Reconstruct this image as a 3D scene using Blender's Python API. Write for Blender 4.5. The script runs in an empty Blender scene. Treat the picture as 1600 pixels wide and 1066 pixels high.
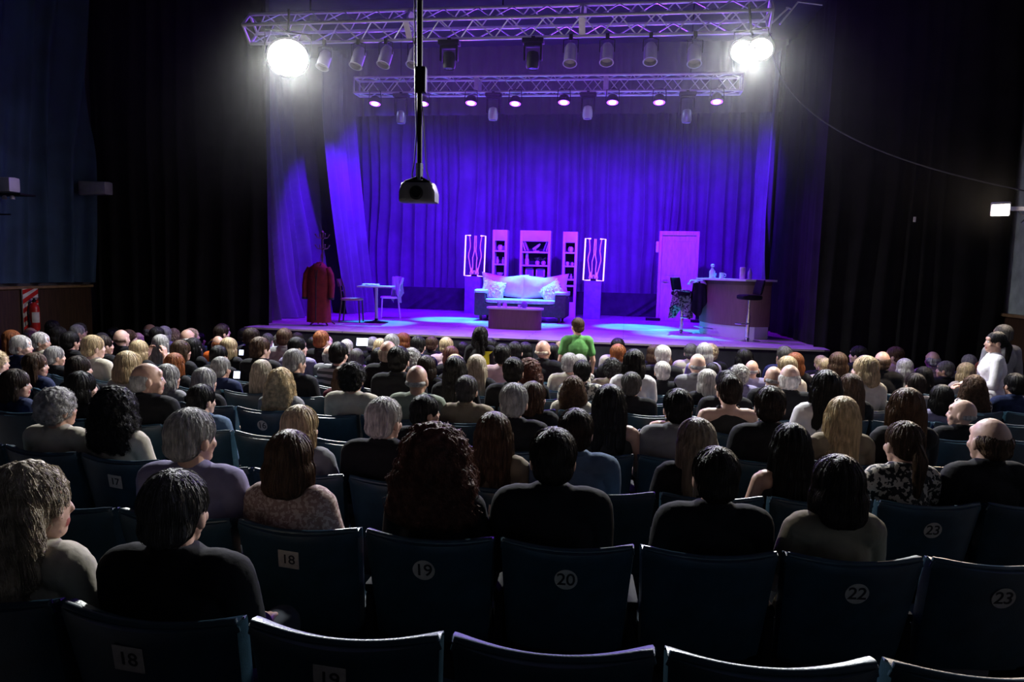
import bpy, bmesh, math, random
from mathutils import Vector, Matrix, noise
from mathutils.bvhtree import BVHTree
R_ = math.radians
C = bpy.context.scene.collection
scene = bpy.context.scene
import time
T0 = time.time()
random.seed(7)

# ------------------------------------------------------------------ camera
EYE = 2.40                                  # eye height; the floor of the front row is z = 0
FPX = 1100.0
YAW, PITCH, ROLL = R_(9.0), math.atan(113/1100), 0.025
FW = Vector((-math.sin(YAW)*math.cos(PITCH), math.cos(YAW)*math.cos(PITCH), -math.sin(PITCH)))
RT0 = Vector((math.cos(YAW), math.sin(YAW), 0)); UP0 = RT0.cross(FW)
RT = RT0*math.cos(ROLL) + UP0*math.sin(ROLL); UP = -RT0*math.sin(ROLL) + UP0*math.cos(ROLL)
EYEP = Vector((0, 0, EYE))
cd = bpy.data.cameras.new('camera'); cam = bpy.data.objects.new('camera', cd); C.objects.link(cam)
cd.sensor_width = 36; cd.lens = 36*FPX/1600; cd.clip_start = 0.05; cd.clip_end = 200
cam.matrix_world = Matrix(((RT.x, UP.x, -FW.x, 0), (RT.y, UP.y, -FW.y, 0), (RT.z, UP.z, -FW.z, EYE), (0, 0, 0, 1)))
scene.camera = cam

def ray(px, py): return FW + RT*((px-800)/FPX) - UP*((py-533)/FPX)
def on_z(px, py, z): r = ray(px, py); return EYEP + r*((z-EYE)/r.z)
def on_y(px, py, Y): r = ray(px, py); return EYEP + r*(Y/r.y)
def on_x(px, py, X): r = ray(px, py); return EYEP + r*(X/r.x)
def proj(p):
    q = Vector(p) - EYEP; d = q.dot(FW)
    return 800+FPX*q.dot(RT)/d, 533-FPX*q.dot(UP)/d, d

# ------------------------------------------------------------------ world, exposure
w = bpy.data.worlds.new('world'); scene.world = w; w.use_nodes = True
w.node_tree.nodes['Background'].inputs[0].default_value = (0.55, 0.72, 1.0, 1)
w.node_tree.nodes['Background'].inputs[1].default_value = 0.009
vs = scene.view_settings
vs.view_transform = 'Standard'; vs.look = 'None'; vs.exposure = 0.0; vs.gamma = 1.0; vs.use_curve_mapping = False

FLOOD_W, WASH_W, KEY_W, CYAN_W, WARM_W = 2900, 2150, 110, 9000, 420
STAGE = 1.25
SPILL_W, DOWN_W = 190, 420
CEIL = 7.3

def spot(name, loc, target, power, color, angle=60, blend=0.5, radius=0.12, parent=None):
    l = bpy.data.lights.new(name, 'SPOT'); l.energy = power; l.color = color
    l.spot_size = R_(angle); l.spot_blend = blend; l.shadow_soft_size = radius
    o = bpy.data.objects.new(name, l); C.objects.link(o); o.location = loc
    o.rotation_euler = (Vector(target)-Vector(loc)).to_track_quat('-Z', 'Y').to_euler()
    if parent:
        bpy.context.view_layer.update()
        o.parent = parent; o.matrix_parent_inverse = parent.matrix_world.inverted()
    return o

# ------------------------------------------------------------------ materials
M = {}
def mat(name, col, rough=0.6, metal=0.0, nscale=None, namt=0.25, bump=0.0, bscale=None, sheen=0.0, emit=None, estr=0.0, coat=0.0, trans=0.0, stretch=None, spec=None):
    if name in M: return M[name]
    m = bpy.data.materials.new(name); m.use_nodes = True; nt = m.node_tree
    b = nt.nodes['Principled BSDF']
    b.inputs['Roughness'].default_value = rough; b.inputs['Metallic'].default_value = metal
    b.inputs['Sheen Weight'].default_value = sheen; b.inputs['Coat Weight'].default_value = coat
    b.inputs['Transmission Weight'].default_value = trans
    if spec is not None: b.inputs['Specular IOR Level'].default_value = spec
    if emit: b.inputs['Emission Color'].default_value = (*emit, 1); b.inputs['Emission Strength'].default_value = estr
    if col == 'object':
        src = nt.nodes.new('ShaderNodeObjectInfo').outputs['Color']
    else:
        rgb = nt.nodes.new('ShaderNodeRGB'); rgb.outputs[0].default_value = (*col, 1); src = rgb.outputs[0]
    tc = nt.nodes.new('ShaderNodeTexCoord'); mp = nt.nodes.new('ShaderNodeMapping')
    nt.links.new(tc.outputs['Object'], mp.inputs[0])
    if stretch: mp.inputs['Scale'].default_value = stretch
    n = nt.nodes.new('ShaderNodeTexNoise'); n.inputs['Scale'].default_value = nscale or 8; n.inputs['Detail'].default_value = 4
    nt.links.new(mp.outputs[0], n.inputs['Vector'])
    mr = nt.nodes.new('ShaderNodeMapRange'); mr.inputs[1].default_value = .3; mr.inputs[2].default_value = .7
    mr.inputs[3].default_value = 1-namt; mr.inputs[4].default_value = 1+namt
    nt.links.new(n.outputs['Fac'], mr.inputs[0])
    mx = nt.nodes.new('ShaderNodeMix'); mx.data_type = 'RGBA'; mx.blend_type = 'MULTIPLY'; mx.inputs[0].default_value = 1
    nt.links.new(src, mx.inputs[6]); nt.links.new(mr.outputs[0], mx.inputs[7])
    nt.links.new(mx.outputs[2], b.inputs['Base Color'])
    if bump:
        n2 = nt.nodes.new('ShaderNodeTexNoise'); n2.inputs['Scale'].default_value = bscale or 60; n2.inputs['Detail'].default_value = 3
        nt.links.new(mp.outputs[0], n2.inputs['Vector'])
        bp = nt.nodes.new('ShaderNodeBump'); bp.inputs['Strength'].default_value = bump; bp.inputs['Distance'].default_value = 0.01
        nt.links.new(n2.outputs['Fac'], bp.inputs['Height']); nt.links.new(bp.outputs[0], b.inputs['Normal'])
    M[name] = m
    return m

def stripes(name, c1, c2, scale, direction='Z', bands='BANDS', rough=.8, thresh=.5, grid=False):
    m = bpy.data.materials.new(name); m.use_nodes = True; nt = m.node_tree; b = nt.nodes['Principled BSDF']
    b.inputs['Roughness'].default_value = rough
    tc = nt.nodes.new('ShaderNodeTexCoord')
    def wave(d):
        wv = nt.nodes.new('ShaderNodeTexWave'); wv.wave_type = 'BANDS'; wv.bands_direction = d
        wv.inputs['Scale'].default_value = scale; nt.links.new(tc.outputs['Object'], wv.inputs[0])
        g = nt.nodes.new('ShaderNodeMath'); g.operation = 'GREATER_THAN'; g.inputs[1].default_value = thresh
        nt.links.new(wv.outputs['Fac'], g.inputs[0]); return g.outputs[0]
    f = wave(direction)
    if grid:
        mm = nt.nodes.new('ShaderNodeMath'); mm.operation = 'ADD'; nt.links.new(f, mm.inputs[0]); nt.links.new(wave('X'), mm.inputs[1])
        m2 = nt.nodes.new('ShaderNodeMath'); m2.operation = 'MULTIPLY'; m2.inputs[1].default_value = .5; nt.links.new(mm.outputs[0], m2.inputs[0]); f = m2.outputs[0]
    mx = nt.nodes.new('ShaderNodeMix'); mx.data_type = 'RGBA'; mx.inputs[6].default_value = (*c1, 1); mx.inputs[7].default_value = (*c2, 1)
    nt.links.new(f, mx.inputs[0]); nt.links.new(mx.outputs[2], b.inputs['Base Color'])
    M[name] = m; return m

def blotch(name, c1, c2, scale, rough=.8):
    m = bpy.data.materials.new(name); m.use_nodes = True; nt = m.node_tree; b = nt.nodes['Principled BSDF']
    b.inputs['Roughness'].default_value = rough
    tc = nt.nodes.new('ShaderNodeTexCoord'); v = nt.nodes.new('ShaderNodeTexNoise'); v.inputs['Scale'].default_value = scale
    nt.links.new(tc.outputs['Object'], v.inputs['Vector'])
    g = nt.nodes.new('ShaderNodeMath'); g.operation = 'GREATER_THAN'; g.inputs[1].default_value = .52; nt.links.new(v.outputs['Fac'], g.inputs[0])
    mx = nt.nodes.new('ShaderNodeMix'); mx.data_type = 'RGBA'; mx.inputs[6].default_value = (*c1, 1); mx.inputs[7].default_value = (*c2, 1)
    nt.links.new(g.outputs[0], mx.inputs[0]); nt.links.new(mx.outputs[2], b.inputs['Base Color'])
    M[name] = m; return m

mat('velvet_black', (.012, .0115, .012), .95, nscale=3, bump=.2, spec=.1)
mat('velvet_blue', (.020, .046, .085), .85, nscale=2, bump=.2)
mat('stage_curtain', (.11, .10, .13), .9, nscale=2, namt=.15, bump=.15, sheen=.15, spec=.2)
mat('black_fabric', (.03, .03, .035), .9, nscale=5, spec=.2)
mat('carpet', (.05, .045, .05), .95, nscale=40, bump=.3)
mat('ceiling_paint', (.05, .045, .06), .9, nscale=2)
mat('wood_panel', (.045, .021, .012), .5, nscale=4, namt=.4, stretch=(8, 8, .6))
mat('ledge_wood', (.2, .12, .06), .5, nscale=6)
mat('grey_wall', (.35, .40, .42), .7, nscale=5)
mat('truss_alu', (.75, .75, .78), .38, .55, nscale=10, namt=.08)
mat('black_metal', (.010, .010, .011), .6, .0, spec=.12, nscale=10)
mat('chrome', (.8, .8, .82), .15, 1.0, nscale=10, namt=.03)
mat('dark_grey', (.09, .09, .10), .5, nscale=10)
mat('grey_metal', (.42, .41, .43), .4, .5, nscale=10, namt=.1)
mat('vinyl', (.017, .044, .068), .34, nscale=14, namt=.25, bump=.12, bscale=220, spec=.5)
mat('chair_plastic', (.008, .008, .010), .7, nscale=14, spec=.1)
mat('plate_white', (.42, .38, .34), .6, nscale=60, namt=.12)
mat('plate_ink', (.015, .014, .02), .6)
mat('skin', 'object', .5, nscale=14, namt=.08, bump=.05, bscale=160)
mat('eye', (.5, .5, .5), .2); mat('iris', (.03, .02, .015), .15); mat('lips', (.32, .10, .09), .45)
mat('hair', 'object', .42, nscale=9, namt=.45, bump=.6, bscale=30, stretch=(9, 9, 1), spec=.25)
mat('hair_curly', 'object', .6, nscale=30, namt=.45, bump=.9, bscale=60, spec=.25)
mat('cloth', 'object', .85, nscale=12, namt=.12, bump=.25, bscale=30, spec=.15)
mat('denim_dark', (.02, .025, .04), .9, nscale=30)
mat('shoe', (.015, .013, .012), .5)
stripes('cloth_striped', (.045, .05, .06), (.34, .34, .37), 5.0, 'Z')
stripes('cloth_plaid', (.62, .56, .56), (.30, .10, .11), 14, 'Z', grid=True, thresh=.6)
blotch('cloth_floral', (.012, .012, .014), (.50, .45, .38), 38)
blotch('cloth_lace', (.30, .19, .17), (.52, .40, .36), 60)
blotch('cloth_spots', (.42, .40, .34), (.04, .04, .04), 26)
mat('screen_white', (.3, .3, .35), .2, emit=(.62, .70, 1.0), estr=4.0)
mat('screen_violet', (.2, .1, .4), .2, emit=(.42, .22, 1.0), estr=2.2)
mat('phone_case', (.02, .02, .02), .4)
mat('flood_face', (1, 1, 1), .5, emit=(.96, 1, .97), estr=60)
mat('warm_face', (1, 1, 1), .5, emit=(1, .86, .68), estr=50)
mat('par_halo', (.2, .2, 1), .5, emit=(.20, .03, 1.0), estr=9)
mat('par_core', (.6, .8, 1), .5, emit=(.55, .8, 1.0), estr=20)
mat('neon_white', (1, .9, .95), .4, emit=(1.0, .74, .90), estr=1.3)
mat('neon_violet', (.7, .4, .9), .4, emit=(.42, .10, .85), estr=.75)
mat('white_paint', (.62, .60, .62), .45, nscale=6, namt=.05)
mat('cushion_pale', (.60, .58, .62), .85, nscale=10, namt=.08, bump=.2)
mat('fur_white', (.72, .72, .74), .9, nscale=40, namt=.2, bump=1.0, bscale=70)
mat('sofa_dark', (.05, .035, .05), .8, nscale=20, bump=.2)
mat('sofa_seat', (.5, .46, .5), .8, nscale=20)
mat('brown_laminate', (.16, .09, .07), .55, nscale=6, namt=.12, stretch=(6, 6, .7))
mat('pale_top', (.62, .62, .64), .35, nscale=6, namt=.05)
mat('wood_pale', (.48, .34, .25), .5, nscale=5, namt=.15, stretch=(6, 6, 1))
mat('wood_dark', (.08, .045, .03), .5, nscale=5)
mat('plinth_blue', (.20, .15, .30), .7)
mat('red_cloth', (.17, .014, .014), .9, nscale=10, bump=.2)
mat('red_paint', (.5, .02, .015), .35)
mat('sign_white', (.62, .58, .50), .55)
mat('glass', (.9, .95, 1), .05, trans=.85)
mat('ceramic', (.6, .56, .6), .3)
mat('book_a', (.45, .3, .4), .7); mat('book_b', (.2, .18, .35), .7); mat('book_c', (.55, .5, .5), .7)
mat('foliage', (.10, .22, .06), .7)
mat('cable_rubber', (.05, .05, .055), .6)

# stage floor boards
def floor_mat():
    m = bpy.data.materials.new('stage_boards'); m.use_nodes = True; nt = m.node_tree; b = nt.nodes['Principled BSDF']
    tc = nt.nodes.new('ShaderNodeTexCoord'); mp = nt.nodes.new('ShaderNodeMapping'); mp.inputs['Scale'].default_value = (1, 1, 1)
    nt.links.new(tc.outputs['Object'], mp.inputs[0])
    br = nt.nodes.new('ShaderNodeTexBrick'); br.inputs['Scale'].default_value = 1.0
    br.inputs['Color1'].default_value = (.46, .40, .38, 1); br.inputs['Color2'].default_value = (.34, .29, .28, 1); br.inputs['Mortar'].default_value = (.05, .04, .04, 1)
    br.inputs['Brick Width'].default_value = 3.2; br.inputs['Row Height'].default_value = .22; br.inputs['Mortar Size'].default_value = .006
    nt.links.new(mp.outputs[0], br.inputs['Vector'])
    n = nt.nodes.new('ShaderNodeTexNoise'); n.inputs['Scale'].default_value = 3; n.inputs['Detail'].default_value = 6; nt.links.new(mp.outputs[0], n.inputs['Vector'])
    mx = nt.nodes.new('ShaderNodeMix'); mx.data_type = 'RGBA'; mx.blend_type = 'OVERLAY'; mx.inputs[0].default_value = .5
    nt.links.new(br.outputs['Color'], mx.inputs[6]); nt.links.new(n.outputs['Fac'], mx.inputs[7]); nt.links.new(mx.outputs[2], b.inputs['Base Color'])
    mr = nt.nodes.new('ShaderNodeMapRange'); mr.inputs[3].default_value = .22; mr.inputs[4].default_value = .5; nt.links.new(n.outputs['Fac'], mr.inputs[0])
    nt.links.new(mr.outputs[0], b.inputs['Roughness'])
    M['stage_boards'] = m
floor_mat()

# ------------------------------------------------------------------ mesh helpers
def V(*a): return Vector(a)
def finish(name, bm, mats, parent=None, smooth=True, loc=None, rot=None):
    bmesh.ops.recalc_face_normals(bm, faces=bm.faces)
    me = bpy.data.meshes.new(name); bm.to_mesh(me); bm.free()
    for m in (mats if isinstance(mats, (list, tuple)) else [mats]): me.materials.append(M[m] if isinstance(m, str) else m)
    if smooth:
        for p in me.polygons: p.use_smooth = True
        me.set_sharp_from_angle(angle=R_(38))
    o = bpy.data.objects.new(name, me); C.objects.link(o)
    if parent: o.parent = parent
    if loc: o.location = loc
    if rot: o.rotation_euler = rot
    return o
def tag(o, label, cat, group=None):
    o['label'] = label; o['category'] = cat
    if group: o['group'] = group
    return o
def thing(name, label, cat, loc=(0, 0, 0), rz=0, group=None):
    o = bpy.data.objects.new(name, None); C.objects.link(o); o.empty_display_size = .1
    o.location = loc; o.rotation_euler = (0, 0, rz); return tag(o, label, cat, group)
def struct(o): o['kind'] = 'structure'; return o

def box(bm, c, s, rz=0, bevel=0, rot=None, mi=0):
    r = bmesh.ops.create_cube(bm, size=1); vs_ = r['verts']
    mt = Matrix.Translation(Vector(c)) @ (rot if rot else Matrix.Rotation(rz, 4, 'Z')) @ Matrix.Diagonal((*s, 1))
    bmesh.ops.transform(bm, matrix=mt, verts=vs_)
    fs = set(f for v in vs_ for f in v.link_faces)
    for f in fs: f.material_index = mi
    if bevel:
        es = set(e for v in vs_ for e in v.link_edges)
        r = bmesh.ops.bevel(bm, geom=list(es), offset=bevel, segments=2, affect='EDGES', profile=.6)
        for f in r['faces']: f.material_index = mi
def tube(bm, pts, r, seg=10, cap=True, mi=0):
    pts = [Vector(p) for p in pts]; rs = r if isinstance(r, (list, tuple)) else [r]*len(pts)
    rings = []; t0 = (pts[1]-pts[0]).normalized(); a = t0.orthogonal().normalized()
    for i, p in enumerate(pts):
        t = (pts[min(i+1, len(pts)-1)]-pts[max(i-1, 0)]).normalized()
        a = (a - t*a.dot(t)).normalized(); b_ = t.cross(a)
        rings.append([bm.verts.new(p + (a*math.cos(2*math.pi*k/seg)+b_*math.sin(2*math.pi*k/seg))*rs[i]) for k in range(seg)])
    for i in range(len(rings)-1):
        for k in range(seg):
            f = bm.faces.new((rings[i][k], rings[i][(k+1) % seg], rings[i+1][(k+1) % seg], rings[i+1][k])); f.material_index = mi
    if cap:
        f = bm.faces.new(rings[0][::-1]); f.material_index = mi
        f = bm.faces.new(rings[-1]); f.material_index = mi
def lathe(bm, prof, c=(0, 0, 0), seg=24, rot=None, mi=0, sx=1, sy=1):
    c = Vector(c); rings = []
    for r, z in prof:
        ring = []
        for k in range(seg):
            p = Vector((r*sx*math.cos(2*math.pi*k/seg), r*sy*math.sin(2*math.pi*k/seg), z))
            if rot: p = rot @ p
            ring.append(bm.verts.new(c+p))
        rings.append(ring)
    for i in range(len(rings)-1):
        for k in range(seg):
            f = bm.faces.new((rings[i][k], rings[i][(k+1) % seg], rings[i+1][(k+1) % seg], rings[i+1][k])); f.material_index = mi
    f = bm.faces.new(rings[0][::-1]); f.material_index = mi
    f = bm.faces.new(rings[-1]); f.material_index = mi
def ell(bm, c, r, rot=None, sub=3):
    res = bmesh.ops.create_icosphere(bm, subdivisions=sub, radius=1)
    mt = Matrix.Translation(Vector(c)) @ (rot if rot else Matrix.Identity(4)) @ Matrix.Diagonal((*r, 1))
    bmesh.ops.transform(bm, matrix=mt, verts=res['verts'])
def caps(bm, a, b, r0, r1=None):
    """closed tapered capsule"""
    a, b = Vector(a), Vector(b); r1 = r0 if r1 is None else r1; L = (b-a).length
    prof = [(r0*math.sin(t), -r0*math.cos(t)) for t in (R_(12), R_(35), R_(62), R_(90))] + [(r1*math.sin(t), L-r1*math.cos(t)) for t in (R_(90), R_(118), R_(145), R_(168))]
    q = Vector((0, 0, 1)).rotation_difference((b-a).normalized()).to_matrix()
    lathe(bm, prof, a, 14, q)
def pillow(bm, w, h, t, c=(0, 0, 0), rot=None, p=5, n=14, m=14, fn=None, mi=0):
    """closed soft panel: w along x, h along z, t thick along y; fn moves each point"""
    c = Vector(c)
    def pt(u, v, s):
        k = max(0.0, (1-abs(u)**p))**(1/p) * max(0.0, (1-abs(v)**p))**(1/p)
        q = Vector((u*w/2, s*t/2*k, v*h/2))
        if fn: q = fn(q, u, v)
        if rot: q = rot @ q
        return c+q
    def grad(i, n): x = -1+2*i/n; return math.copysign(1-(1-abs(x))**1.6, x)
    G = {}
    for s in (-1, 1):
        for i in range(n+1):
            for j in range(m+1):
                edge = i in (0, n) or j in (0, m)
                if edge and s == 1: G[(s, i, j)] = G[(-1, i, j)]
                else: G[(s, i, j)] = bm.verts.new(pt(grad(i, n), grad(j, m), s))
    for s in (-1, 1):
        for i in range(n):
            for j in range(m):
                q = [G[(s, i, j)], G[(s, i+1, j)], G[(s, i+1, j+1)], G[(s, i, j+1)]]
                f = bm.faces.new(q if s == -1 else q[::-1]); f.material_index = mi
def prism(bm, poly, z0, z1, mi=0):
    a = [bm.verts.new((x, y, z0)) for x, y in poly]; b_ = [bm.verts.new((x, y, z1)) for x, y in poly]; n = len(poly)
    f = bm.faces.new(a[::-1]); f.material_index = mi
    f = bm.faces.new(b_); f.material_index = mi
    for i in range(n):
        f = bm.faces.new((a[i], a[(i+1) % n], b_[(i+1) % n], b_[i])); f.material_index = mi

# ------------------------------------------------------------------ the hall
XL, XR, XC = -10.25, 5.95, -1.7
ROWH = [.98, 1.09, 1.155, 1.19, 1.23, 1.28, 1.34, 1.40, 1.45, 1.50, 1.55]
ROWY = [1.65, 2.62, 3.52, 4.41, 5.33, 6.22, 7.12, 8.03, 8.93, 9.77, 10.62]
ROWR = [20, 20, 20, 20, 21, 23, 25, 28, 31, 35, 40]
ZF = [EYE-h-.85 for h in ROWH]
def row_y(k, x): return ROWY[k] + (x-XC)**2/(2*ROWR[k])
def row_rz(k, x): return math.atan((x-XC)/ROWR[k])

bm = bmesh.new()
xs = [XL-.1 + i*(XR-XL+.2)/48 for i in range(49)]
bounds = [[-3.0]*49] + [[row_y(k, x)-.06 for x in xs] for k in range(11)] + [[12.3]*49]
zs = [ZF[0]+.09] + ZF
prev = None
for k in range(len(bounds)-1):
    z = zs[k]
    a = [bm.verts.new((x, bounds[k][i], z)) for i, x in enumerate(xs)]
    b_ = [bm.verts.new((x, bounds[k+1][i], z)) for i, x in enumerate(xs)]
    for i in range(48): bm.faces.new((a[i], a[i+1], b_[i+1], b_[i]))
    if prev:
        for i in range(48): bm.faces.new((prev[i], prev[i+1], a[i+1], a[i]))
    prev = b_
struct(finish('floor', bm, 'carpet', smooth=False))
bm = bmesh.new(); box(bm, ((XL+XR)/2, 8.5, CEIL+.1), (XR-XL+.6, 23, .2)); struct(finish('ceiling', bm, 'ceiling_paint', smooth=False))
for nm, x0, sgn in (('wall_left', XL, -1), ('wall_right', XR, 1)):
    bm = bmesh.new(); box(bm, (x0+sgn*.12, 4.7, CEIL/2), (.24, 15.4, CEIL)); struct(finish(nm, bm, 'ceiling_paint' if sgn < 0 else 'grey_wall', smooth=False))
    bm = bmesh.new(); box(bm, (x0-sgn*.02, 4.7, .92), (.04, 15.0, 1.84)); struct(finish('trim_1' if sgn < 0 else 'trim_2', bm, 'wood_panel', smooth=False))
    bm = bmesh.new(); box(bm, (x0-sgn*.05, 4.7, 1.87), (.10, 15.0, .05), bevel=.01); struct(finish('trim_3' if sgn < 0 else 'trim_4', bm, 'ledge_wood', smooth=False))
bm = bmesh.new(); box(bm, (XL/2-6.55/2-.1, 12.55, CEIL/2), (-6.75-XL+.1, .2, CEIL)); box(bm, ((3.2+XR)/2+.1, 12.55, CEIL/2), (XR-3.2+.3, .2, CEIL))
box(bm, (-1.75, 19.4, CEIL/2), (13, .2, CEIL)); struct(finish('wall_front', bm, 'black_fabric', smooth=False))
# stage platform
bm = bmesh.new(); prism(bm, [(-6.65, 11.62), (-4, 11.50), (-1.7, 11.46), (.6, 11.50), (3.2, 11.68), (3.4, 19.2), (-8.2, 19.2), (-8.2, 12.7), (-6.65, 12.7)], 0.02, STAGE-.03)
pf = struct(finish('stage_platform', bm, 'black_fabric', smooth=False)); pf['label'] = 'black front of the raised stage'
bm = bmesh.new(); prism(bm, [(-6.68, 11.60), (-4, 11.48), (-1.7, 11.44), (.6, 11.48), (3.22, 11.66), (3.4, 19.2), (-8.2, 19.2), (-8.2, 12.7), (-6.68, 12.7)], STAGE-.03, STAGE)
struct(finish('stage_floor', bm, 'stage_boards', smooth=False))

# ------------------------------------------------------------------ curtains
def curtain(name, path, z0, z1, m, label, cat='curtain', amp=.07, wl=.22, shear=0, seed=0, nz=44, puddle=0, gather=0, group=None, step=.022, fullness=None):
    rnd = random.Random(seed); pts = [Vector((*p, 0)) for p in path]
    L = [0]
    for i in range(1, len(pts)): L.append(L[-1]+(pts[i]-pts[i-1]).length)
    n = int(L[-1]/step)
    ph = [rnd.uniform(0, 6.28) for _ in range(8)]
    bm = bmesh.new(); G = []
    for i in range(n+1):
        s = L[-1]*i/n; k = 0
        while k < len(L)-2 and s > L[k+1]: k += 1
        t = (s-L[k])/(L[k+1]-L[k]); p = pts[k].lerp(pts[k+1], t); d = (pts[k+1]-pts[k]).normalized(); nrm = Vector((d.y, -d.x, 0))
        col = []
        for j in range(nz+1):
            v = j/nz; z = z0+(z1-z0)*v
            s2 = s + shear*(1-v) + .10*noise.noise(Vector((s*1.3, z*.35, seed*3.1)))
            q = 2*math.pi*(s2/wl + 1.5*noise.noise(Vector((s2*.9, seed*7.7, 0))) + .12*noise.noise(Vector((s2*2, z*.6, seed))))
            f = math.sin(q)*.6 + .4*math.sin(q*.5+ph[0])*math.sin(q*.27+ph[1]) + .35*noise.noise(Vector((s2*7, z*.25, seed)))
            f = math.copysign(abs(f)**.8, f)
            a = amp*(.55+.45*(1-v))*(1+.6*noise.noise(Vector((s*.6, 3.3, seed))))
            off = f*a + (puddle*max(0, .12-v)/.12*(.6+.4*math.sin(q*.5)))
            col.append(bm.verts.new(p + nrm*off + d*(.25*a*math.cos(q)) + Vector((0, 0, z+.012*noise.noise(Vector((s*5, 0, 1)))*(1 if j == 0 else 0)))))
        G.append(col)
    for i in range(n):
        for j in range(nz): bm.faces.new((G[i][j], G[i+1][j], G[i+1][j+1], G[i][j+1]))
    return tag(finish(name, bm, m), label, cat, group)

curtain('backdrop_curtain', [(-7.7, 18.75), (3.25, 18.75)], STAGE+.01, 6.9, 'stage_curtain', 'wide pleated curtain closing off the back of the stage, washed in blue light', amp=.14, wl=.27, seed=1)
curtain('draped_skirt', [(-6.9, 18.35), (3.0, 18.35)], STAGE+.01, STAGE+.60, 'black_fabric', 'low dark fabric skirt running along the foot of the back curtain', 'curtain', amp=.05, wl=.9, shear=.8, seed=5, nz=14)
curtain('side_curtain', [(-6.95, 12.7), (-7.0, 14.2), (-6.95, 15.5), (-6.75, 16.9), (-7.4, 18.2)], STAGE+.01, 6.9, 'stage_curtain', 'gathered side curtain with long sweeping folds behind the red coat', amp=.24, wl=.62, shear=-1.1, seed=11, puddle=.15)
def swept(name, tops, bots, X, label, seed):
    """a length of cloth pulled aside: hangs from tops (left, right photo columns) and lands at bots"""
    bm = bmesh.new(); G = []; n, nz = 40, 50
    for i in range(n+1):
        u = i/n; col = []
        for j in range(nz+1):
            v = j/nz; k = v**1.6
            a_ = on_x(tops[0][0]+(tops[1][0]-tops[0][0])*u, tops[0][1], X); b_ = on_x(bots[0][0]+(bots[1][0]-bots[0][0])*u, bots[0][1], X)
            z = 6.9+(STAGE+.01-6.9)*v; y = a_.y+(b_.y-a_.y)*max(0, (a_.z-z)/(a_.z-b_.z))**1.3 if z < a_.z else a_.y
            off = .10*math.sin(u*9.4+seed)*(.4+.6*v)+.05*math.sin(u*23+seed*2+v*2)+.22*math.sin(math.pi*u)
            col.append(bm.verts.new((X+off, y, z)))
        G.append(col)
    for i in range(n):
        for j in range(nz): bm.faces.new((G[i][j], G[i+1][j], G[i+1][j+1], G[i][j+1]))
    return tag(finish(name, bm, 'stage_curtain'), label, 'curtain')
swept('swept_curtain', [(498, 170), (526, 170)], [(538, 484), (556, 484)], -6.45, 'broad curtain fold sweeping down to the right behind the dark cafe chair', 1.0)
swept('swept_curtain', [(532, 172), (540, 172)], [(560, 482), (568, 482)], -6.35, 'thin curtain fold sweeping down beside the broad one', 2.0)
curtain('side_curtain', [(3.25, 18.4), (2.95, 17.4), (3.0, 16.2), (2.85, 15.2)], STAGE+.01, 6.9, 'stage_curtain', 'narrow gathered side curtain behind the bar counter, catching blue light', amp=.10, wl=.34, shear=.35, seed=12, puddle=.12)
curtain('masking_curtain', [(2.95, 15.15), (3.05, 13.6), (3.12, 12.1)], STAGE+.01, 6.9, 'velvet_black', 'plain black masking curtain along the right edge of the stage', amp=.05, wl=.5, seed=13)
curtain('front_curtain', [(3.08, 12.05), (5.9, 12.15)], .05, 7.2, 'velvet_black', 'black wall curtain to the right of the stage', amp=.07, wl=.36, seed=21)
curtain('front_curtain', [(-10.0, 12.2), (-6.45, 12.1)], .05, 7.2, 'velvet_black', 'black wall curtain to the left of the stage', amp=.07, wl=.36, seed=22)
curtain('wall_curtain', [(-10.1, 8.3), (-10.08, 11.0), (-9.95, 12.02)], 1.95, 7.2, 'velvet_blue', 'faded blue curtain hanging on the left side wall above the fire extinguisher', amp=.20, wl=.5, shear=.5, seed=23)
curtain('border_curtain', [(-6.9, 15.6), (3.1, 15.6)], 5.75, 7.2, 'stage_curtain', 'short border curtain across the top of the stage behind the trusses', amp=.05, wl=.3, seed=31, nz=10)

# ------------------------------------------------------------------ trusses
def truss(name, label, x0, x1, Y, z, tilt, rise, bays=(5, 5, 5), zz=.5):
    """z, Y = the bottom near chord; square box .29 tilted about its length by tilt"""
    L = x1-x0; a = .29
    t = thing(name, label, 'truss', (x0, Y, z))
    t.rotation_euler = (0, -rise/L if L else 0, 0)
    c, s = math.cos(tilt), math.sin(tilt)
    cs = [V(0, 0, 0), V(0, a*c, a*s), V(0, a*c-a*s, a*s+a*c), V(0, -a*s, a*c)]
    for q in cs:
        bm = bmesh.new(); tube(bm, [q, q+V(L, 0, 0)], .024, 10); finish('chord', bm, 'truss_alu', t)
    bm = bmesh.new(); nb = sum(bays)*1; seg = L/nb/1.0
    for f in range(4):
        p, q = cs[f], cs[(f+1) % 4]
        for i in range(nb*2):
            u0, u1 = L*i/(nb*2), L*(i+1)/(nb*2)
            A, B = (p, q) if i % 2 == 0 else (q, p)
            tube(bm, [A+V(u0, 0, 0), B+V(u1, 0, 0)], .0095, 6)
    finish('lattice', bm, 'truss_alu', t)
    for i in range(4):
        u = L*i/3
        bm = bmesh.new(); wdt = .05 if i in (0, 3) else .14
        for f in range(4):
            p, q = cs[f]+V(u, 0, 0), cs[(f+1) % 4]+V(u, 0, 0)
            if i in (1, 2) and f in (3, 1):
                d = (q-p); n = V(1, 0, 0).cross(d).normalized(); rot = Matrix((V(1, 0, 0), d.normalized(), n)).transposed().to_4x4()
                box(bm, (p+q)/2, (.085, a, .012), rot=rot)
            else: tube(bm, [p, q], .02, 8)
        finish('end_frame' if i in (0, 3) else 'joint_plate', bm, 'truss_alu', t)
    return t
zf0 = on_y(391, 68.5, 10.0); zf1 = on_y(1201, 49.6, 10.0)
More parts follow.
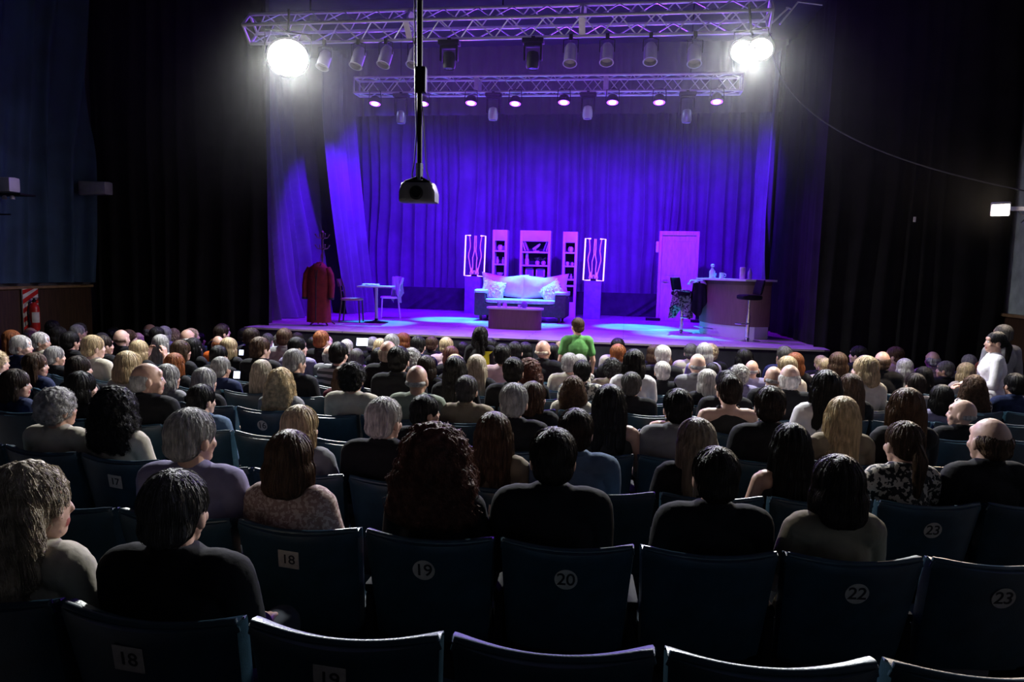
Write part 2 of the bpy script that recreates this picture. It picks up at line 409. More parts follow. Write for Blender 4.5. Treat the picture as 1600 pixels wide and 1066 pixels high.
truss('lighting_truss', 'silver lighting truss hanging in front of the stage, carrying the two white floodlights', zf0.x, zf1.x, 10.0, zf0.z, R_(46), zf1.z-zf0.z)
zr0 = on_y(553, 145, 13.4); zr1 = on_y(1160, 141, 13.4)
truss('lighting_truss', 'shorter silver truss above the stage carrying the row of violet spotlights', zr0.x, zr1.x, 13.4, zr0.z, 0, zr1.z-zr0.z)
for i, (x, Y, z, w_) in enumerate([(zf0.x+.9, 10.1, zf0.z+.36, 'left end of the front truss'), (zf0.x+3.75, 10.1, zf0.z+.36, 'middle of the front truss'), (zf1.x-.9, 10.1, zf0.z+.36, 'right end of the front truss'), (zr0.x+.9, 13.54, zr0.z+.26, 'left end of the rear truss'), (zr1.x-.9, 13.54, zr0.z+.26, 'right end of the rear truss')]):
    bm = bmesh.new(); tube(bm, [(x, Y, z), (x, Y, CEIL)], .012, 6)
    tag(finish('hanging_chain', bm, 'black_metal'), 'dark hoist chain holding up the ' + w_, 'chain')

# lamps -------------------------------------------------------------
def can(px, y0, y1, label, lit=None, tiltx=0.0):
    Y = 9.98; top = on_y(px, y0, Y); bot = on_y(px, y1, Y); h = top.z-bot.z; ztr = zf0.z+(top.x-zf0.x)*(zf1.z-zf0.z)/(zf1.x-zf0.x)
    t = thing('par_can', label, 'stage light', (top.x, Y, ztr-.02), 0, 'unlit cans under the front truss')
    rot = Matrix.Rotation(R_(-22), 4, 'X') @ Matrix.Rotation(tiltx, 4, 'Y'); dz = top.z-ztr-h/2+.02
    bm = bmesh.new(); r = .088
    lathe(bm, [(.03, h/2), (.06, h/2-.015), (r, h/2-.07), (r, -h/2+.02), (r+.012, -h/2), (r-.004, -h/2), (r-.01, -h/2+.06), (.02, -h/2+.09)], (0, 0, dz), 24, rot)
    finish('housing', bm, 'grey_metal', t)
    bm = bmesh.new()
    for s in (-1, 1): tube(bm, [(s*.10, 0, dz+.02), (s*.10, 0, dz+h/2+.03), (0, 0, dz+h/2+.055)], .007, 6)
    finish('yoke', bm, 'black_metal', t)
    bm = bmesh.new(); box(bm, (0, 0, .0), (.05, .05, .08), bevel=.008); tube(bm, [(0, 0, 0), (0, 0, dz+h/2+.05)], .012, 8); finish('clamp', bm, 'black_metal', t)
    return t
for px, y0, y1, nm, tl in ((507, 78, 108, 'first right of the left floodlight', .12), (560, 72, 107, 'second can from the left floodlight', .12), (603, 70, 105, 'third can from the left floodlight', .14), (648, 72, 105, 'can half hidden by the projector pole', .1),
                       (892, 66, 103, 'first can to the right of the truss middle', 0), (949, 66, 101, 'second can right of the truss middle', 0), (1017, 65, 100, 'third can right of the truss middle', 0), (1086, 67, 103, 'can nearest the right floodlight', 0)):
    can(px, y0, y1, 'unlit grey parcan under the front truss, ' + nm, tiltx=tl)

def moving_head(px, py0, py1, Y, ztr, label, body='grey_metal'):
    top = on_y(px, py0, Y); bot = on_y(px, py1, Y); h = ztr-bot.z
    t = thing('moving_head_light', label, 'stage light', (top.x, Y, ztr), 0, 'moving head lights')
    bm = bmesh.new(); box(bm, (0, 0, -.03), (.30, .16, .06), bevel=.015); box(bm, (0, 0, .0), (.05, .05, .07)); finish('base', bm, 'black_metal', t)
    bm = bmesh.new()
    for s in (-1, 1): box(bm, (s*.115, 0, -h*.45), (.03, .08, h*.55), bevel=.01)
    box(bm, (0, 0, -.085), (.25, .09, .04), bevel=.01); finish('yoke', bm, 'black_metal', t)
    bm = bmesh.new(); lathe(bm, [(.03, .0), (.075, -.02), (.09, -.08), (.09, -.20), (.075, -.24), (.07, -.235), (.02, -.22)], (0, 0, -h+.24), 20)
    finish('lamp_head', bm, body, t)
    bm = bmesh.new(); lathe(bm, [(.02, 0), (.068, .002), (.068, .006), (.01, .008)], (0, 0, -h+.004), 20); finish('lens', bm, 'glass', t)
    return t
def ztr_r(x): return zr0.z+(x-zr0.x)*(zr1.z-zr0.z)/(zr1.x-zr0.x)
def ztr_f(x): return zf0.z+(x-zf0.x)*(zf1.z-zf0.z)/(zf1.x-zf0.x)
for px, y0, y1, nm in ((627, 158, 193, 'leftmost'), (771, 152, 188, 'second from left, white-edged'), (919, 150, 186, 'third from left'), (1074, 160, 192, 'rightmost')):
    p = on_y(px, y0, 13.4); moving_head(px, y0, y1, 13.4, ztr_r(p.x)-.03, 'moving head light hanging under the rear truss, ' + nm + ' of the four', 'white_paint' if '-edged' in nm or 'third' in nm else 'grey_metal')
for px, nm in ((702, 'just right of the projector pole'), (833, 'near the middle of the truss')):
    p = on_y(px, 75, 9.98); moving_head(px, 72, 108, 9.98, ztr_f(p.x)-.03, 'dark unlit moving head under the front truss, ' + nm, 'black_metal')

def led_par(px, py, nm, aim):
    Y = 13.3; p = on_y(px, py, Y); zt = ztr_r(p.x)
    t = thing('led_spotlight', 'glowing violet spotlight under the rear truss, ' + nm, 'stage light', (p.x, Y, zt-.02), 0, 'lit violet spotlights')
    dz = p.z-zt+.02; d = (Vector(aim)-p).normalized(); q = Vector((0, 0, -1)).rotation_difference(V(0, -.28, -.96).normalized()).to_matrix()
    bm = bmesh.new(); lathe(bm, [(.05, .14), (.08, .12), (.115, .05), (.118, -.01), (.108, -.012), (.10, .0), (.02, .01)], (0, 0, dz), 28, q); finish('housing', bm, 'black_metal', t)
    bm = bmesh.new(); lathe(bm, [(.01, -.006), (.062, -.006), (.062, .0), (.01, .0)], (0, 0, dz), 28, q); finish('lamp_face', bm, 'par_core', t)
    bm = bmesh.new(); lathe(bm, [(.058, -.003), (.108, -.003), (.108, .006), (.07, .008)], (0, 0, dz), 28, q); finish('halo_ring', bm, 'par_halo', t)  # glowing ring stands in for the violet halo around the lamp
    bm = bmesh.new()
    for s in (-1, 1): tube(bm, [(s*.125, 0, dz+.02), (s*.11, 0, .02), (0, 0, .04)], .008, 6)
    finish('yoke', bm, 'black_metal', t)
    return t, p
PARS = [(586, 162), (661, 162), (736, 161), (805, 162), (881, 160), (957, 160), (1030, 160), (1120, 159)]
NTH = ['leftmost of the eight', 'second from left, crossed by the projector pole', 'third from left', 'fourth from left', 'fifth from left', 'third from right', 'second from right', 'rightmost of the eight']
for i, (px, py) in enumerate(PARS):
    t, p = led_par(px, py, NTH[i], (0, 0, 0))
    # wide wash of the unit onto the curtain and the boards behind it
    aim = (-7.0, 16.0, 1.6) if i == 0 else (-6.7+(i-1)*9.3/6, 18.6, 2.5)
    spot('wash_light', (p.x, 13.45, p.z-.08), aim, WASH_W*(.9 if i == 0 else 1), (.088, .0, 1.0), 78, .7, .06, t)
    spot('down_light', (p.x, 13.3, p.z-.08), (p.x, 13.0, 1.2), DOWN_W, (.22, .0, 1.0), 110, .8, .06, t)
    if i % 2 == 0: spot('added_truss_light', (p.x, 13.1, p.z-.02), (p.x*.9, 10.0, p.z+.5), 90, (.30, .06, 1.0), 80, .8, .08, t)  # extra upward spot, added to tint the front truss violet
    spot('front_spill', (p.x, 13.10, p.z-.02), (p.x*.8, 4.0, 1.5), SPILL_W, (.24, .04, 1.0), 165, .9, .08, t)

def flood(px, py, label, power, size=.30):
    Y = 9.75; p = on_y(px, py, Y)
    t = thing('floodlight', label, 'floodlight', (p.x, Y, p.z))
    aim = V(-2.2 if px < 800 else -.4, 5.0, .3)-p; q = aim.to_track_quat('-Y', 'Z').to_euler(); t.rotation_euler = q
    ry = Matrix.Rotation(R_(90), 3, 'X'); heads = [0] if size > .4 else [-.11, .11]; r = size/2 if len(heads) == 1 else .15
    for hx in heads:
        bm = bmesh.new(); lathe(bm, [(r*.35, -.24), (r*.6, -.22), (r*.9, -.10), (r+.02, -.02), (r+.02, .015), (r-.005, .015), (r-.005, .0), (.02, -.002)], (hx, 0, 0), 32, ry); finish('housing', bm, 'grey_metal', t)
        bm = bmesh.new(); lathe(bm, [(.01, .003), (r-.006, .003), (r-.006, .010), (.01, .014)], (hx, 0, 0), 32, ry); finish('lamp_face', bm, 'flood_face', t)
    bm = bmesh.new(); s2 = size/2+.03
    tube(bm, [(-s2, .05, 0), (-s2, .07, s2*1.1), (s2, .07, s2*1.1), (s2, .05, 0)], .01, 8); tube(bm, [(0, .07, s2*1.1), (0, .12, s2*1.1+.30)], .015, 8); finish('bracket', bm, 'black_metal', t)
    bpy.context.view_layer.update()
    spot('flood_beam', p+aim.normalized()*.06, p+aim, power, (.97, 1.0, .96), 164, .85, .16, t)
    bm = bmesh.new(); tube(bm, [p+V(0, .02, size*.55), (p.x, 9.98, ztr_f(p.x)+.02)], .014, 8); ho = finish('hanger', bm, 'black_metal'); ho.parent = t; ho.matrix_parent_inverse = t.matrix_world.inverted()
    return t
flood(450, 90, 'large dazzling white floodlight at the left end of the front truss', FLOOD_W, .56)
flood(1175, 78, 'smaller dazzling white floodlight at the right end of the front truss', FLOOD_W, .36)

# warm lamp on the right wall
p = on_y(1563, 329, 9.4)
t = thing('wall_lamp', 'warm white floodlight on a bright arm at the right side wall', 'lamp', (p.x, p.y, p.z))
bm = bmesh.new(); box(bm, (0, .05, 0), (.2, .08, .16), bevel=.015); finish('housing', bm, 'grey_metal', t, rot=(R_(25), 0, R_(-25)))
bm = bmesh.new(); box(bm, (0, 0, 0), (.17, .012, .13), bevel=.004); finish('lamp_face', bm, 'warm_face', t, rot=(R_(25), 0, R_(-25)))
bm = bmesh.new(); box(bm, ((XR-p.x)/2+.04, .08, .03), (XR-p.x-.05, .05, .05), bevel=.01); finish('arm', bm, 'white_paint', t)
bm = bmesh.new(); tube(bm, [(.22, .06, 0), (.3, .03, -.08), (.25, .02, -.14), (.38, .06, -.04), (XR-p.x-.02, .08, -.06)], .006, 6); finish('cable', bm, 'cable_rubber', t)
spot('lamp_beam', p+V(0, -.06, -.04), (1.0, 5.0, .8), WARM_W, (1.0, .80, .62), 150, .6, .08, t)
spot('lamp_spill', p+V(0.02, -.06, .03), (XR, 9.0, 3.4), 12, (1.0, .85, .7), 120, .8, .08, t)

# front light added at the unlit cans, and cyan top light for the set
for px, tx in ((560, -4.2), (892, -1.6), (1086, 1.0)):
    p = on_y(px, 108, 9.98)
    spot('added_front_beam', (p.x, 10.05, p.z-.05), (tx, 17.8, 2.9), KEY_W, (.05, .20, 1.0), 44, .8, .10)
for q, pw, an in (((-4.8, 13.9, 2.0), .6, 16), ((-3.75, 15.1, 1.25), .8, 20), ((-2.2, 14.95, 2.0), .8, 26), ((.25, 14.9, 1.25), .8, 20), ((1.25, 14.25, 2.2), .7, 24)):
    spot('top_beam', (q[0]*.9-.1, 16.3, 6.4), q, CYAN_W*pw, (.02, .42, 1.0), an, .6, .05)

for px in (560, 892, 1086):
    p = on_y(px, 100, 9.98); spot('added_rear_beam', (p.x, 10.05, p.z), (p.x*1.1, 13.4, p.z+.65), 45, (.32, .06, 1.0), 70, .8, .08)  # added spots beside the unlit cans, tinting the rear truss

# bent bracket at the right end of the front truss and the drooping cable
a = on_y(1206, 36, 10.0); b2 = on_y(1232, 12, 10.0); c2 = on_y(1247, 3, 10.0); d2 = on_y(1285, 8, 10.0)
bm = bmesh.new(); tube(bm, [a, b2], .012, 8); tube(bm, [a+V(.10, 0, -.02), c2], .012, 8); tube(bm, [b2-V(.03, 0, 0), b2, b2+V(.04, 0, -.02)], .012, 8); tube(bm, [c2, d2], .008, 8)
tag(finish('truss_bracket', bm, 'truss_alu'), 'thin bent metal bracket beyond the right end of the front truss', 'bracket')
P0, P1 = on_y(1205, 52, 10.1), V(XR-.05, 9.6, 3.30); mid = on_y(1330, 215, 10.2)
pts = []
for i in range(31):
    s = i/30; pts.append(P0*(1-s)**2 + (mid*2-P0*.5-P1*.5)*2*s*(1-s) + P1*s*s)
bm = bmesh.new(); tube(bm, pts, .009, 6); tag(finish('power_cable', bm, 'cable_rubber'), 'thin cable drooping from the right floodlight to the right wall lamp', 'cable')

# projector on a pole ------------------------------------------------
pj = on_y(655, 302, 6.1); s_ = pj.y and (Vector(pj)-EYEP).dot(FW)/FPX
t = thing('projector', 'grey ceiling projector hanging on a long black pole in front of the stage', 'projector', pj)
t.rotation_euler = (0, 0, R_(6))
W_, H_ = 58*s_, 30*s_
def pfn(q, u, v):
    k = .5+.5*v; q.x *= 1-.16*max(0, v); q.y *= 1.0; return q
bm = bmesh.new(); pillow(bm, W_, H_, W_*.85, (0, 0, 0), p=7, fn=pfn); finish('housing', bm, 'dark_grey', t)
bm = bmesh.new(); lathe(bm, [(.06, 0), (.055, .02), (.04, .025), (.035, .01), (.01, .01)], (.0, -W_*.42, -.01), 24, Matrix.Rotation(R_(90), 4, 'X').to_3x3()); finish('vent_cover', bm, 'black_metal', t)
bm = bmesh.new(); lathe(bm, [(.045, 0), (.045, .05), (.038, .055), (.03, .03), (.01, .03)], (.06, W_*.41, 0), 24, Matrix.Rotation(R_(-90), 4, 'X').to_3x3()); finish('lens', bm, 'glass', t)
bm = bmesh.new(); box(bm, (-.02, 0, H_/2+.01), (.20, .16, .02), bevel=.004); 
for a_ in (-.13, .13):
    tube(bm, [(0, 0, H_/2+.06), (a_*.8, -.1, H_/2-.0), (a_, -.12, H_/2-.04)], .012, 8); tube(bm, [(0, 0, H_/2+.06), (a_*.8, .1, H_/2-.0), (a_, .12, H_/2-.04)], .012, 8)
finish('mount', bm, 'black_metal', t)
za = on_y(658, 283, 6.1).z-pj.z; zb = on_y(657, 252, 6.1).z-pj.z
bm = bmesh.new(); lathe(bm, [(.033, 0), (.033, zb-za)], (0, 0, za-.02), 20); lathe(bm, [(.036, 0), (.036, .012)], (0, 0, za+(zb-za)*.62), 20); finish('sleeve', bm, 'chrome', t)
bm = bmesh.new(); top = on_y(652, -20, 6.1)
tube(bm, [(0, 0, zb-.03), (top.x-pj.x, 0, CEIL-pj.z)], [.022, .034], 12); finish('pole', bm, 'black_metal', t)
bm = bmesh.new(); tube(bm, [(-.05, 0, H_/2), (-.06, -.03, za+.05), (-.045, 0, zb), (-.03, 0, zb+.25), (-.05, 0, zb+.7), (-.09, 0, CEIL-pj.z)], .006, 6)
tube(bm, [(.1, 0, H_/2), (.06, 0, za+.1), (.035, 0, zb+.3), (.0, 0, zb+.7)], .005, 6); finish('cable', bm, 'cable_rubber', t)
p2 = on_y(668, 125, 6.1)
bm = bmesh.new(); box(bm, (0, 0, 0), (.10, .09, .22), bevel=.02); finish('junction_box', bm, 'black_metal', t, loc=p2-pj-V(.06, 0, 0))

# ------------------------------------------------------------------ walls' fittings
def wall_speaker(px0, px1, py0, py1, Y, label, m, rz=0):
    a, b_ = on_y(px0, py0, Y), on_y(px1, py1, Y); w_, h_ = abs(b_.x-a.x), abs(a.z-b_.z); c = (a+b_)/2
    t = thing('wall_speaker', label, 'speaker', (c.x, Y, c.z), rz)
    bm = bmesh.new(); pillow(bm, w_, h_, .22, (0, 0, 0), p=8, n=10, m=10, fn=lambda q, u, v: V(q.x, q.y, q.z*(1-.10*(u+1)/2))); finish('cabinet', bm, m, t)
    bm = bmesh.new(); box(bm, (.02, -.108, 0), (w_*.88, .01, h_*.78), bevel=.004); finish('grille', bm, 'grey_metal', t)
    bm = bmesh.new(); box(bm, (0, .14, -.02), (.06, .12, .05)); finish('bracket', bm, 'black_metal', t)
wall_speaker(127, 172, 283, 306, 11.75, 'small pale grey speaker on the black curtain wall at left', 'grey_metal')
q0 = on_x(8, 289, XL+.36)
wall_speaker(-18, 25, 276, 302, q0.y, 'pale speaker box at the far left edge above a small shelf', 'white_paint')
a, b_ = on_y(-30, 304, q0.y), on_y(44, 306, q0.y)
t = thing('wall_shelf', 'dark wall shelf with small lamps at the far left edge', 'shelf', ((a.x+b_.x)/2, q0.y, a.z))
bm = bmesh.new(); box(bm, (0, 0, 0), (b_.x-a.x, .3, .03), bevel=.006); finish('board', bm, 'black_metal', t)
bm = bmesh.new(); tube(bm, [(-.35, -.1, -.02), (-.35, -.1, -.32), (.2, -.1, -.32)], .012, 8); finish('bracket', bm, 'black_metal', t)
for k, dx in enumerate((-.05, .10, .24)):
    bm = bmesh.new(); lathe(bm, [(.02, .0), (.035, -.02), (.04, -.06), (.02, -.065)], (dx, -.1, -.02), 14); finish('lamp', bm, 'grey_metal', t)

# fire extinguisher + panel on the left wall
e0 = on_x(48, 462, XL+.10)
ep = thing('warning_panel', 'white board with red diagonal stripes behind the fire extinguisher', 'sign', (e0.x-.02, e0.y, 1.0), R_(90))
bm = bmesh.new(); box(bm, (0, 0, .42), (.32, .03, .92), bevel=.003); finish('board', bm, 'sign_white', ep)
bm = bmesh.new()
for k in range(7):
    z0 = -.05+k*.16; x0, x1 = -.16, .16; sgn = 1
    q = [(x0, z0), (x1, z0+.17), (x1, z0+.25), (x0, z0+.08)]
    q = [(x, min(max(z, -.04), .88)) for x, z in q]
    vv = [bm.verts.new((x, -.0165, z)) for x, z in q] + [bm.verts.new((x, -.0185, z)) for x, z in q]
    bm.faces.new(vv[:4]); bm.faces.new(vv[4:][::-1])
    for i in range(4): bm.faces.new((vv[i], vv[(i+1) % 4], vv[4+(i+1) % 4], vv[4+i]))
finish('stripe', bm, 'red_paint', ep, smooth=False)
ee = thing('fire_extinguisher', 'red fire extinguisher hung on the striped panel at the left wall', 'fire extinguisher', (e0.x+.09, e0.y-.03, 1.13), R_(60))
bm = bmesh.new(); lathe(bm, [(.03, 0), (.07, .01), (.075, .03), (.075, .38), (.06, .44), (.025, .47), (.025, .49)], (0, 0, 0), 24); finish('cylinder', bm, 'red_paint', ee)
bm = bmesh.new(); lathe(bm, [(.03, .49), (.03, .53), (.015, .55)], (0, 0, 0), 12); box(bm, (.03, -.01, .56), (.11, .02, .015)); box(bm, (.03, -.01, .53), (.09, .02, .012)); finish('valve', bm, 'black_metal', ee)
bm = bmesh.new(); tube(bm, [(-.02, -.02, .52), (-.09, -.03, .48), (-.11, -.03, .3), (-.09, -.05, .1)], [.01, .01, .01, .018], 8); finish('hose', bm, 'black_metal', ee)
bm = bmesh.new()
for k in range(8):
    a0, a1 = R_(-140+k*12), R_(-140+(k+1)*12)
    vv = [bm.verts.new((.0765*math.cos(x), .0765*math.sin(x), z)) for x, z in ((a0, .14), (a1, .14), (a1, .32), (a0, .32))]; bm.faces.new(vv)
finish('paper_label', bm, 'sign_white', ee)
p = on_y(1429, 343, 11.9); bm = bmesh.new(); box(bm, p, (.035, .02, .08), bevel=.005); tag(finish('wall_tag', bm, 'sign_white'), 'tiny white tag on the black curtain at right', 'tag')

# ------------------------------------------------------------------ stage furniture
def gp(px, py): return on_z(px, py, STAGE)
# sofa
sL, sR = gp(746, 500), gp(886, 507); sc_ = (sL+sR)/2; SW = 2.02; rz = R_(-1)
t = thing('sofa', 'dark two-seat sofa with pale seat behind the oval coffee table', 'sofa', (sc_.x-.05, sc_.y+.45, STAGE), rz)
for s in (-1, 1):
    bm = bmesh.new(); box(bm, (s*(SW/2-.12), 0, .36), (.24, .86, .50), bevel=.03); finish('arm', bm, 'sofa_dark', t)
    bm = bmesh.new(); pillow(bm, .30, .09, .9, (s*(SW/2-.12), 0, .635), p=4); finish('arm_pad', bm, 'cushion_pale', t)
bm = bmesh.new(); box(bm, (0, .0, .25), (SW-.44, .84, .26), bevel=.02); finish('base', bm, 'sofa_dark', t)
bm = bmesh.new(); pillow(bm, SW-.42, .10, .82, (0, -.04, .435), p=6); finish('seat', bm, 'sofa_seat', t)
bm = bmesh.new(); box(bm, (0, .36, .55), (SW-.44, .16, .56), bevel=.03); finish('backrest', bm, 'sofa_dark', t)
for x in (-1, 1):
    for y in (-1, 1):
        bm = bmesh.new(); tube(bm, [(x*(SW/2-.14), y*.36, .0), (x*(SW/2-.14), y*.36, .13)], [.022, .035], 12); finish('leg', bm, 'wood_dark', t)
def cushion(px, name, label, x, y, z, w_, h_, th, rx, ry, m, fur=False, rzz=0, group=None):
    o = None; bm = bmesh.new()
    def fn(q, u, v):
        k = 1+.12*(abs(u*v))**1.5
        q = V(q.x*k, q.y, q.z*k)
        if fur: q += V(*(noise.noise_vector(q*26)*.028))
        else: q += V(0, noise.noise(q*6)*.02, -.05*(1-abs(u))*(v > 0)*v)
        return q
    pillow(bm, w_, h_, th, (0, 0, 0), p=2.2, n=26 if fur else 16, m=26 if fur else 16, fn=fn)
    o = finish(name, bm, m); o.matrix_world = t.matrix_world @ Matrix.Translation((x, y, z)) @ Matrix.Rotation(rzz, 4, 'Z') @ Matrix.Rotation(rx, 4, 'X') @ Matrix.Rotation(ry, 4, 'Y')
    return tag(o, label, 'cushion', group)
bpy.context.view_layer.update()
cushion(0, 'back_cushion', 'long pale back cushion on the left half of the sofa', -.46, .21, .77, .98, .50, .22, R_(-12), R_(2), 'cushion_pale')
cushion(0, 'back_cushion', 'long pale back cushion on the right half of the sofa', .46, .20, .77, .98, .50, .22, R_(-12), R_(-3), 'cushion_pale')
cushion(0, 'fur_cushion', 'fluffy white cushion at the left end of the sofa', -.66, -.05, .66, .46, .42, .2, R_(-20), R_(12), 'fur_white', True, R_(15))
cushion(0, 'fur_cushion', 'fluffy white cushion leaning on the right sofa arm', .66, -.02, .64, .46, .44, .2, R_(-22), R_(-38), 'fur_white', True, R_(-20))
# coffee table
cL, cR = gp(757, 514), gp(845, 517); cc = (cL+cR)/2; cw = (cR-cL).length
t = thing('coffee_table', 'oval brown coffee table with a pale top in front of the sofa', 'coffee table', (cc.x, cc.y+.26, STAGE), R_(-2))
bm = bmesh.new(); st = []
for k in range(48):
    a_ = 2*math.pi*k/48; st.append((math.copysign(abs(math.cos(a_))**.55, math.cos(a_))*cw*.48, math.copysign(abs(math.sin(a_))**.8, math.sin(a_))*.25))
prism(bm, st, 0, .38); finish('body', bm, 'brown_laminate', t)
bm = bmesh.new(); prism(bm, [(x*1.07, y*1.12) for x, y in st], .38, .41); finish('tabletop', bm, 'pale_top', t)
def small(name, label, cat, fn, loc, m, parent=None):
    bm = bmesh.new(); fn(bm); o = finish(name, bm, m, loc=loc); return tag(o, label, cat)
TZ = STAGE+.41
small('drinking_glass', 'short glass on the left of the coffee table', 'glass', lambda b: lathe(b, [(.03, 0), (.038, .11), (.034, .11), (.027, .01)], seg=20), (cc.x-.30, cc.y+.2, TZ), 'glass')
small('candle_jar', 'small glass jar beside the short glass on the coffee table', 'jar', lambda b: lathe(b, [(.04, 0), (.042, .07), (.035, .09), (.03, .09), (.02, .02)], seg=20), (cc.x-.20, cc.y+.24, TZ), 'glass')
small('violet_ornament', 'small round violet ornament on the coffee table', 'ornament', lambda b: lathe(b, [(.03, 0), (.055, .02), (.065, .06), (.05, .1), (.02, .12)], seg=20), (cc.x+.18, cc.y+.22, TZ), 'book_b')
small('white_cup', 'small white cup left of the violet ornament', 'cup', lambda b: lathe(b, [(.02, 0), (.033, .01), (.036, .06), (.032, .06), (.02, .01)], seg=20), (cc.x+.09, cc.y+.22, TZ), 'ceramic')

# shelving
def shelf_unit(pxl, pxr, pytop, Y, label, shelves, low=False):
    a, b_ = on_y(pxl, pytop, Y), on_y(pxr, pytop, Y); w_ = b_.x-a.x; h = a.z-STAGE; D = .30
    t = thing('bookshelf', label, 'bookshelf', ((a.x+b_.x)/2, Y+D/2, STAGE))
    for s in (-1, 1):
        bm = bmesh.new(); box(bm, (s*(w_/2-.03), 0, h/2), (.06, D, h), bevel=.004); finish('side_panel', bm, 'white_paint', t)
    bm = bmesh.new(); box(bm, (0, 0, h-.13), (w_-.12, D, .26), bevel=.004); finish('header', bm, 'white_paint', t)
    bm = bmesh.new(); box(bm, (0, D/2-.01, h/2-.12), (w_-.12, .015, h-.26)); finish('back_panel', bm, 'black_fabric', t)
    zz = []
    for py in shelves:
        z = on_y((pxl+pxr)/2, py, Y).z-STAGE; zz.append(z)
        bm = bmesh.new(); box(bm, (0, 0, z-.02), (w_-.122, D-.02, .04), bevel=.003); finish('shelf', bm, 'pale_top', t)
    if low:
        bm = bmesh.new(); 
        z1 = zz[-1]-.42
        box(bm, (0, -.005, z1/2), (w_-.122, D-.03, z1))
        for k in range(7): box(bm, (-(w_-.2)/2+k*(w_-.2)/6, -D/2+.005, z1/2), (.03, .02, z1-.06))
        finish('slatted_cabinet', bm, 'white_paint', t)
    return t, zz, (a.x+b_.x)/2, w_
Ys = 17.2
u1 = shelf_unit(770, 793, 359, Ys, 'narrow pale bookshelf left of the wide one, beside the left neon sign', (391, 412, 431, 452))
u2 = shelf_unit(813, 861, 360, Ys, 'wide pale bookshelf standing behind the middle of the sofa', (393, 414, 434, 455))
u3 = shelf_unit(880, 903, 362, Ys, 'narrow pale bookshelf with a slatted base right of the wide one', (394, 415, 436, 446), True)
def pot(b, r=.06, h=.1): lathe(b, [(r*.6, 0), (r, h*.3), (r, h*.7), (r*.6, h), (r*.5, h), (r*.5, h*.4)], seg=18)
def vase(b, r=.045, h=.2): lathe(b, [(r*.6, 0), (r, h*.2), (r*.9, h*.5), (r*.4, h*.8), (r*.55, h), (r*.4, h)], seg=18)
def tall(b, h=.42): box(b, (0, 0, h/2), (.10, .08, h), bevel=.008)
def S(u, i, dx): return (u[2]+dx, Ys+.12, STAGE+u[1][i]+.0005)
small('ceramic_pot', 'round pale pot on the top shelf of the left bookshelf', 'pot', lambda b: pot(b, .065, .13), S(u1, 0, -.01), 'ceramic')
small('glass_vase', 'small dim vase beside the pot on the left bookshelf', 'vase', lambda b: vase(b, .035, .11), S(u1, 0, .08), 'book_b')
small('ceramic_vase', 'small vase on the second shelf of the left bookshelf, left one', 'vase', lambda b: vase(b, .035, .17), S(u1, 1, -.07), 'ceramic')
small('ceramic_vase', 'small vase on the second shelf of the left bookshelf, right one', 'vase', lambda b: vase(b, .033, .16), S(u1, 1, .07), 'ceramic')
small('ceramic_bowl', 'round bowl on the lower shelf of the left bookshelf', 'bowl', lambda b: lathe(b, [(.03, 0), (.07, .03), (.085, .08), (.075, .08), (.05, .02)], seg=20), S(u1, 2, 0), 'ceramic')
small('ceramic_pot', 'round pale pot on the top shelf of the right bookshelf', 'pot', lambda b: pot(b, .065, .13), S(u3, 0, .01), 'ceramic')
small('glass_jar', 'small jar on the second shelf of the right bookshelf, left one', 'jar', lambda b: pot(b, .04, .09), S(u3, 1, -.06), 'ceramic')
small('glass_jar', 'small jar on the second shelf of the right bookshelf, right one', 'jar', lambda b: pot(b, .04, .08), S(u3, 1, .06), 'ceramic')
small('ceramic_vase', 'small vase on the third shelf of the right bookshelf', 'vase', lambda b: vase(b, .035, .12), S(u3, 2, .04), 'ceramic')
# wide unit: leaning books, plant, bottle, frames
for k, (dx, rot, m_, lab) in enumerate(((-.25, -18, 'book_c', 'pale book leaning left on the top shelf of the wide bookshelf'), (-.18, -22, 'book_a', 'purple book leaning beside the pale one on the top shelf'), (.20, 20, 'book_b', 'dark book leaning right on the top shelf of the wide bookshelf'), (.27, 16, 'book_c', 'pale book leaning right at the end of the top shelf'))):
    bm = bmesh.new(); box(bm, (0, 0, .145), (.035, .16, .28), bevel=.003); o = finish('book', bm, m_, loc=V(*S(u2, 0, dx))+V(0, 0, .012), rot=(0, R_(rot), 0)); tag(o, lab, 'book')
def plane_(b):
    tube(b, [(-.09, 0, .05), (-.02, 0, .09), (.05, 0, .15), (.09, 0, .19)], [.03, .035, .03, .012], 12); box(b, (0, 0, .01), (.14, .08, .02)); tube(b, [(-.02, 0, .01), (-.02, 0, .08)], .012, 8)
small('white_figurine', 'slanted white figurine in the middle of the top shelf', 'figurine', plane_, S(u2, 0, .02), 'ceramic')
small('white_bottle', 'tall pale bottle standing on the second shelf of the wide bookshelf', 'bottle', lambda b: lathe(b, [(.045, 0), (.05, .02), (.05, .12), (.035, .16), (.033, .27), (.02, .28)], seg=20), S(u2, 1, -.21), 'ceramic')
def plant(name, label, dx):
    t = thing(name, label, 'plant', S(u2, 1, dx)); bm = bmesh.new(); pot(bm, .055, .10); finish('pot', bm, 'ceramic', t)
    bm = bmesh.new(); rr = random.Random(dx)
    for k in range(18):
        a_ = rr.uniform(0, 6.28); l = rr.uniform(.06, .13); e = V(math.cos(a_)*l, math.sin(a_)*l*.7, .09+rr.uniform(.04, .13)); m1 = V(0, 0, .09)
        n_ = V(-math.sin(a_), math.cos(a_), 0)*.018; c_ = (m1+e)/2+V(0, 0, .02)
        vv = [bm.verts.new(x) for x in (m1, c_+n_, e, c_-n_)]; bm.faces.new(vv)
    finish('leaves', bm, 'foliage', t)
plant('potted_plant', 'small plant in a white pot on the second shelf, left one', .05)
plant('potted_plant', 'small plant in a white pot on the second shelf, right one', .20)
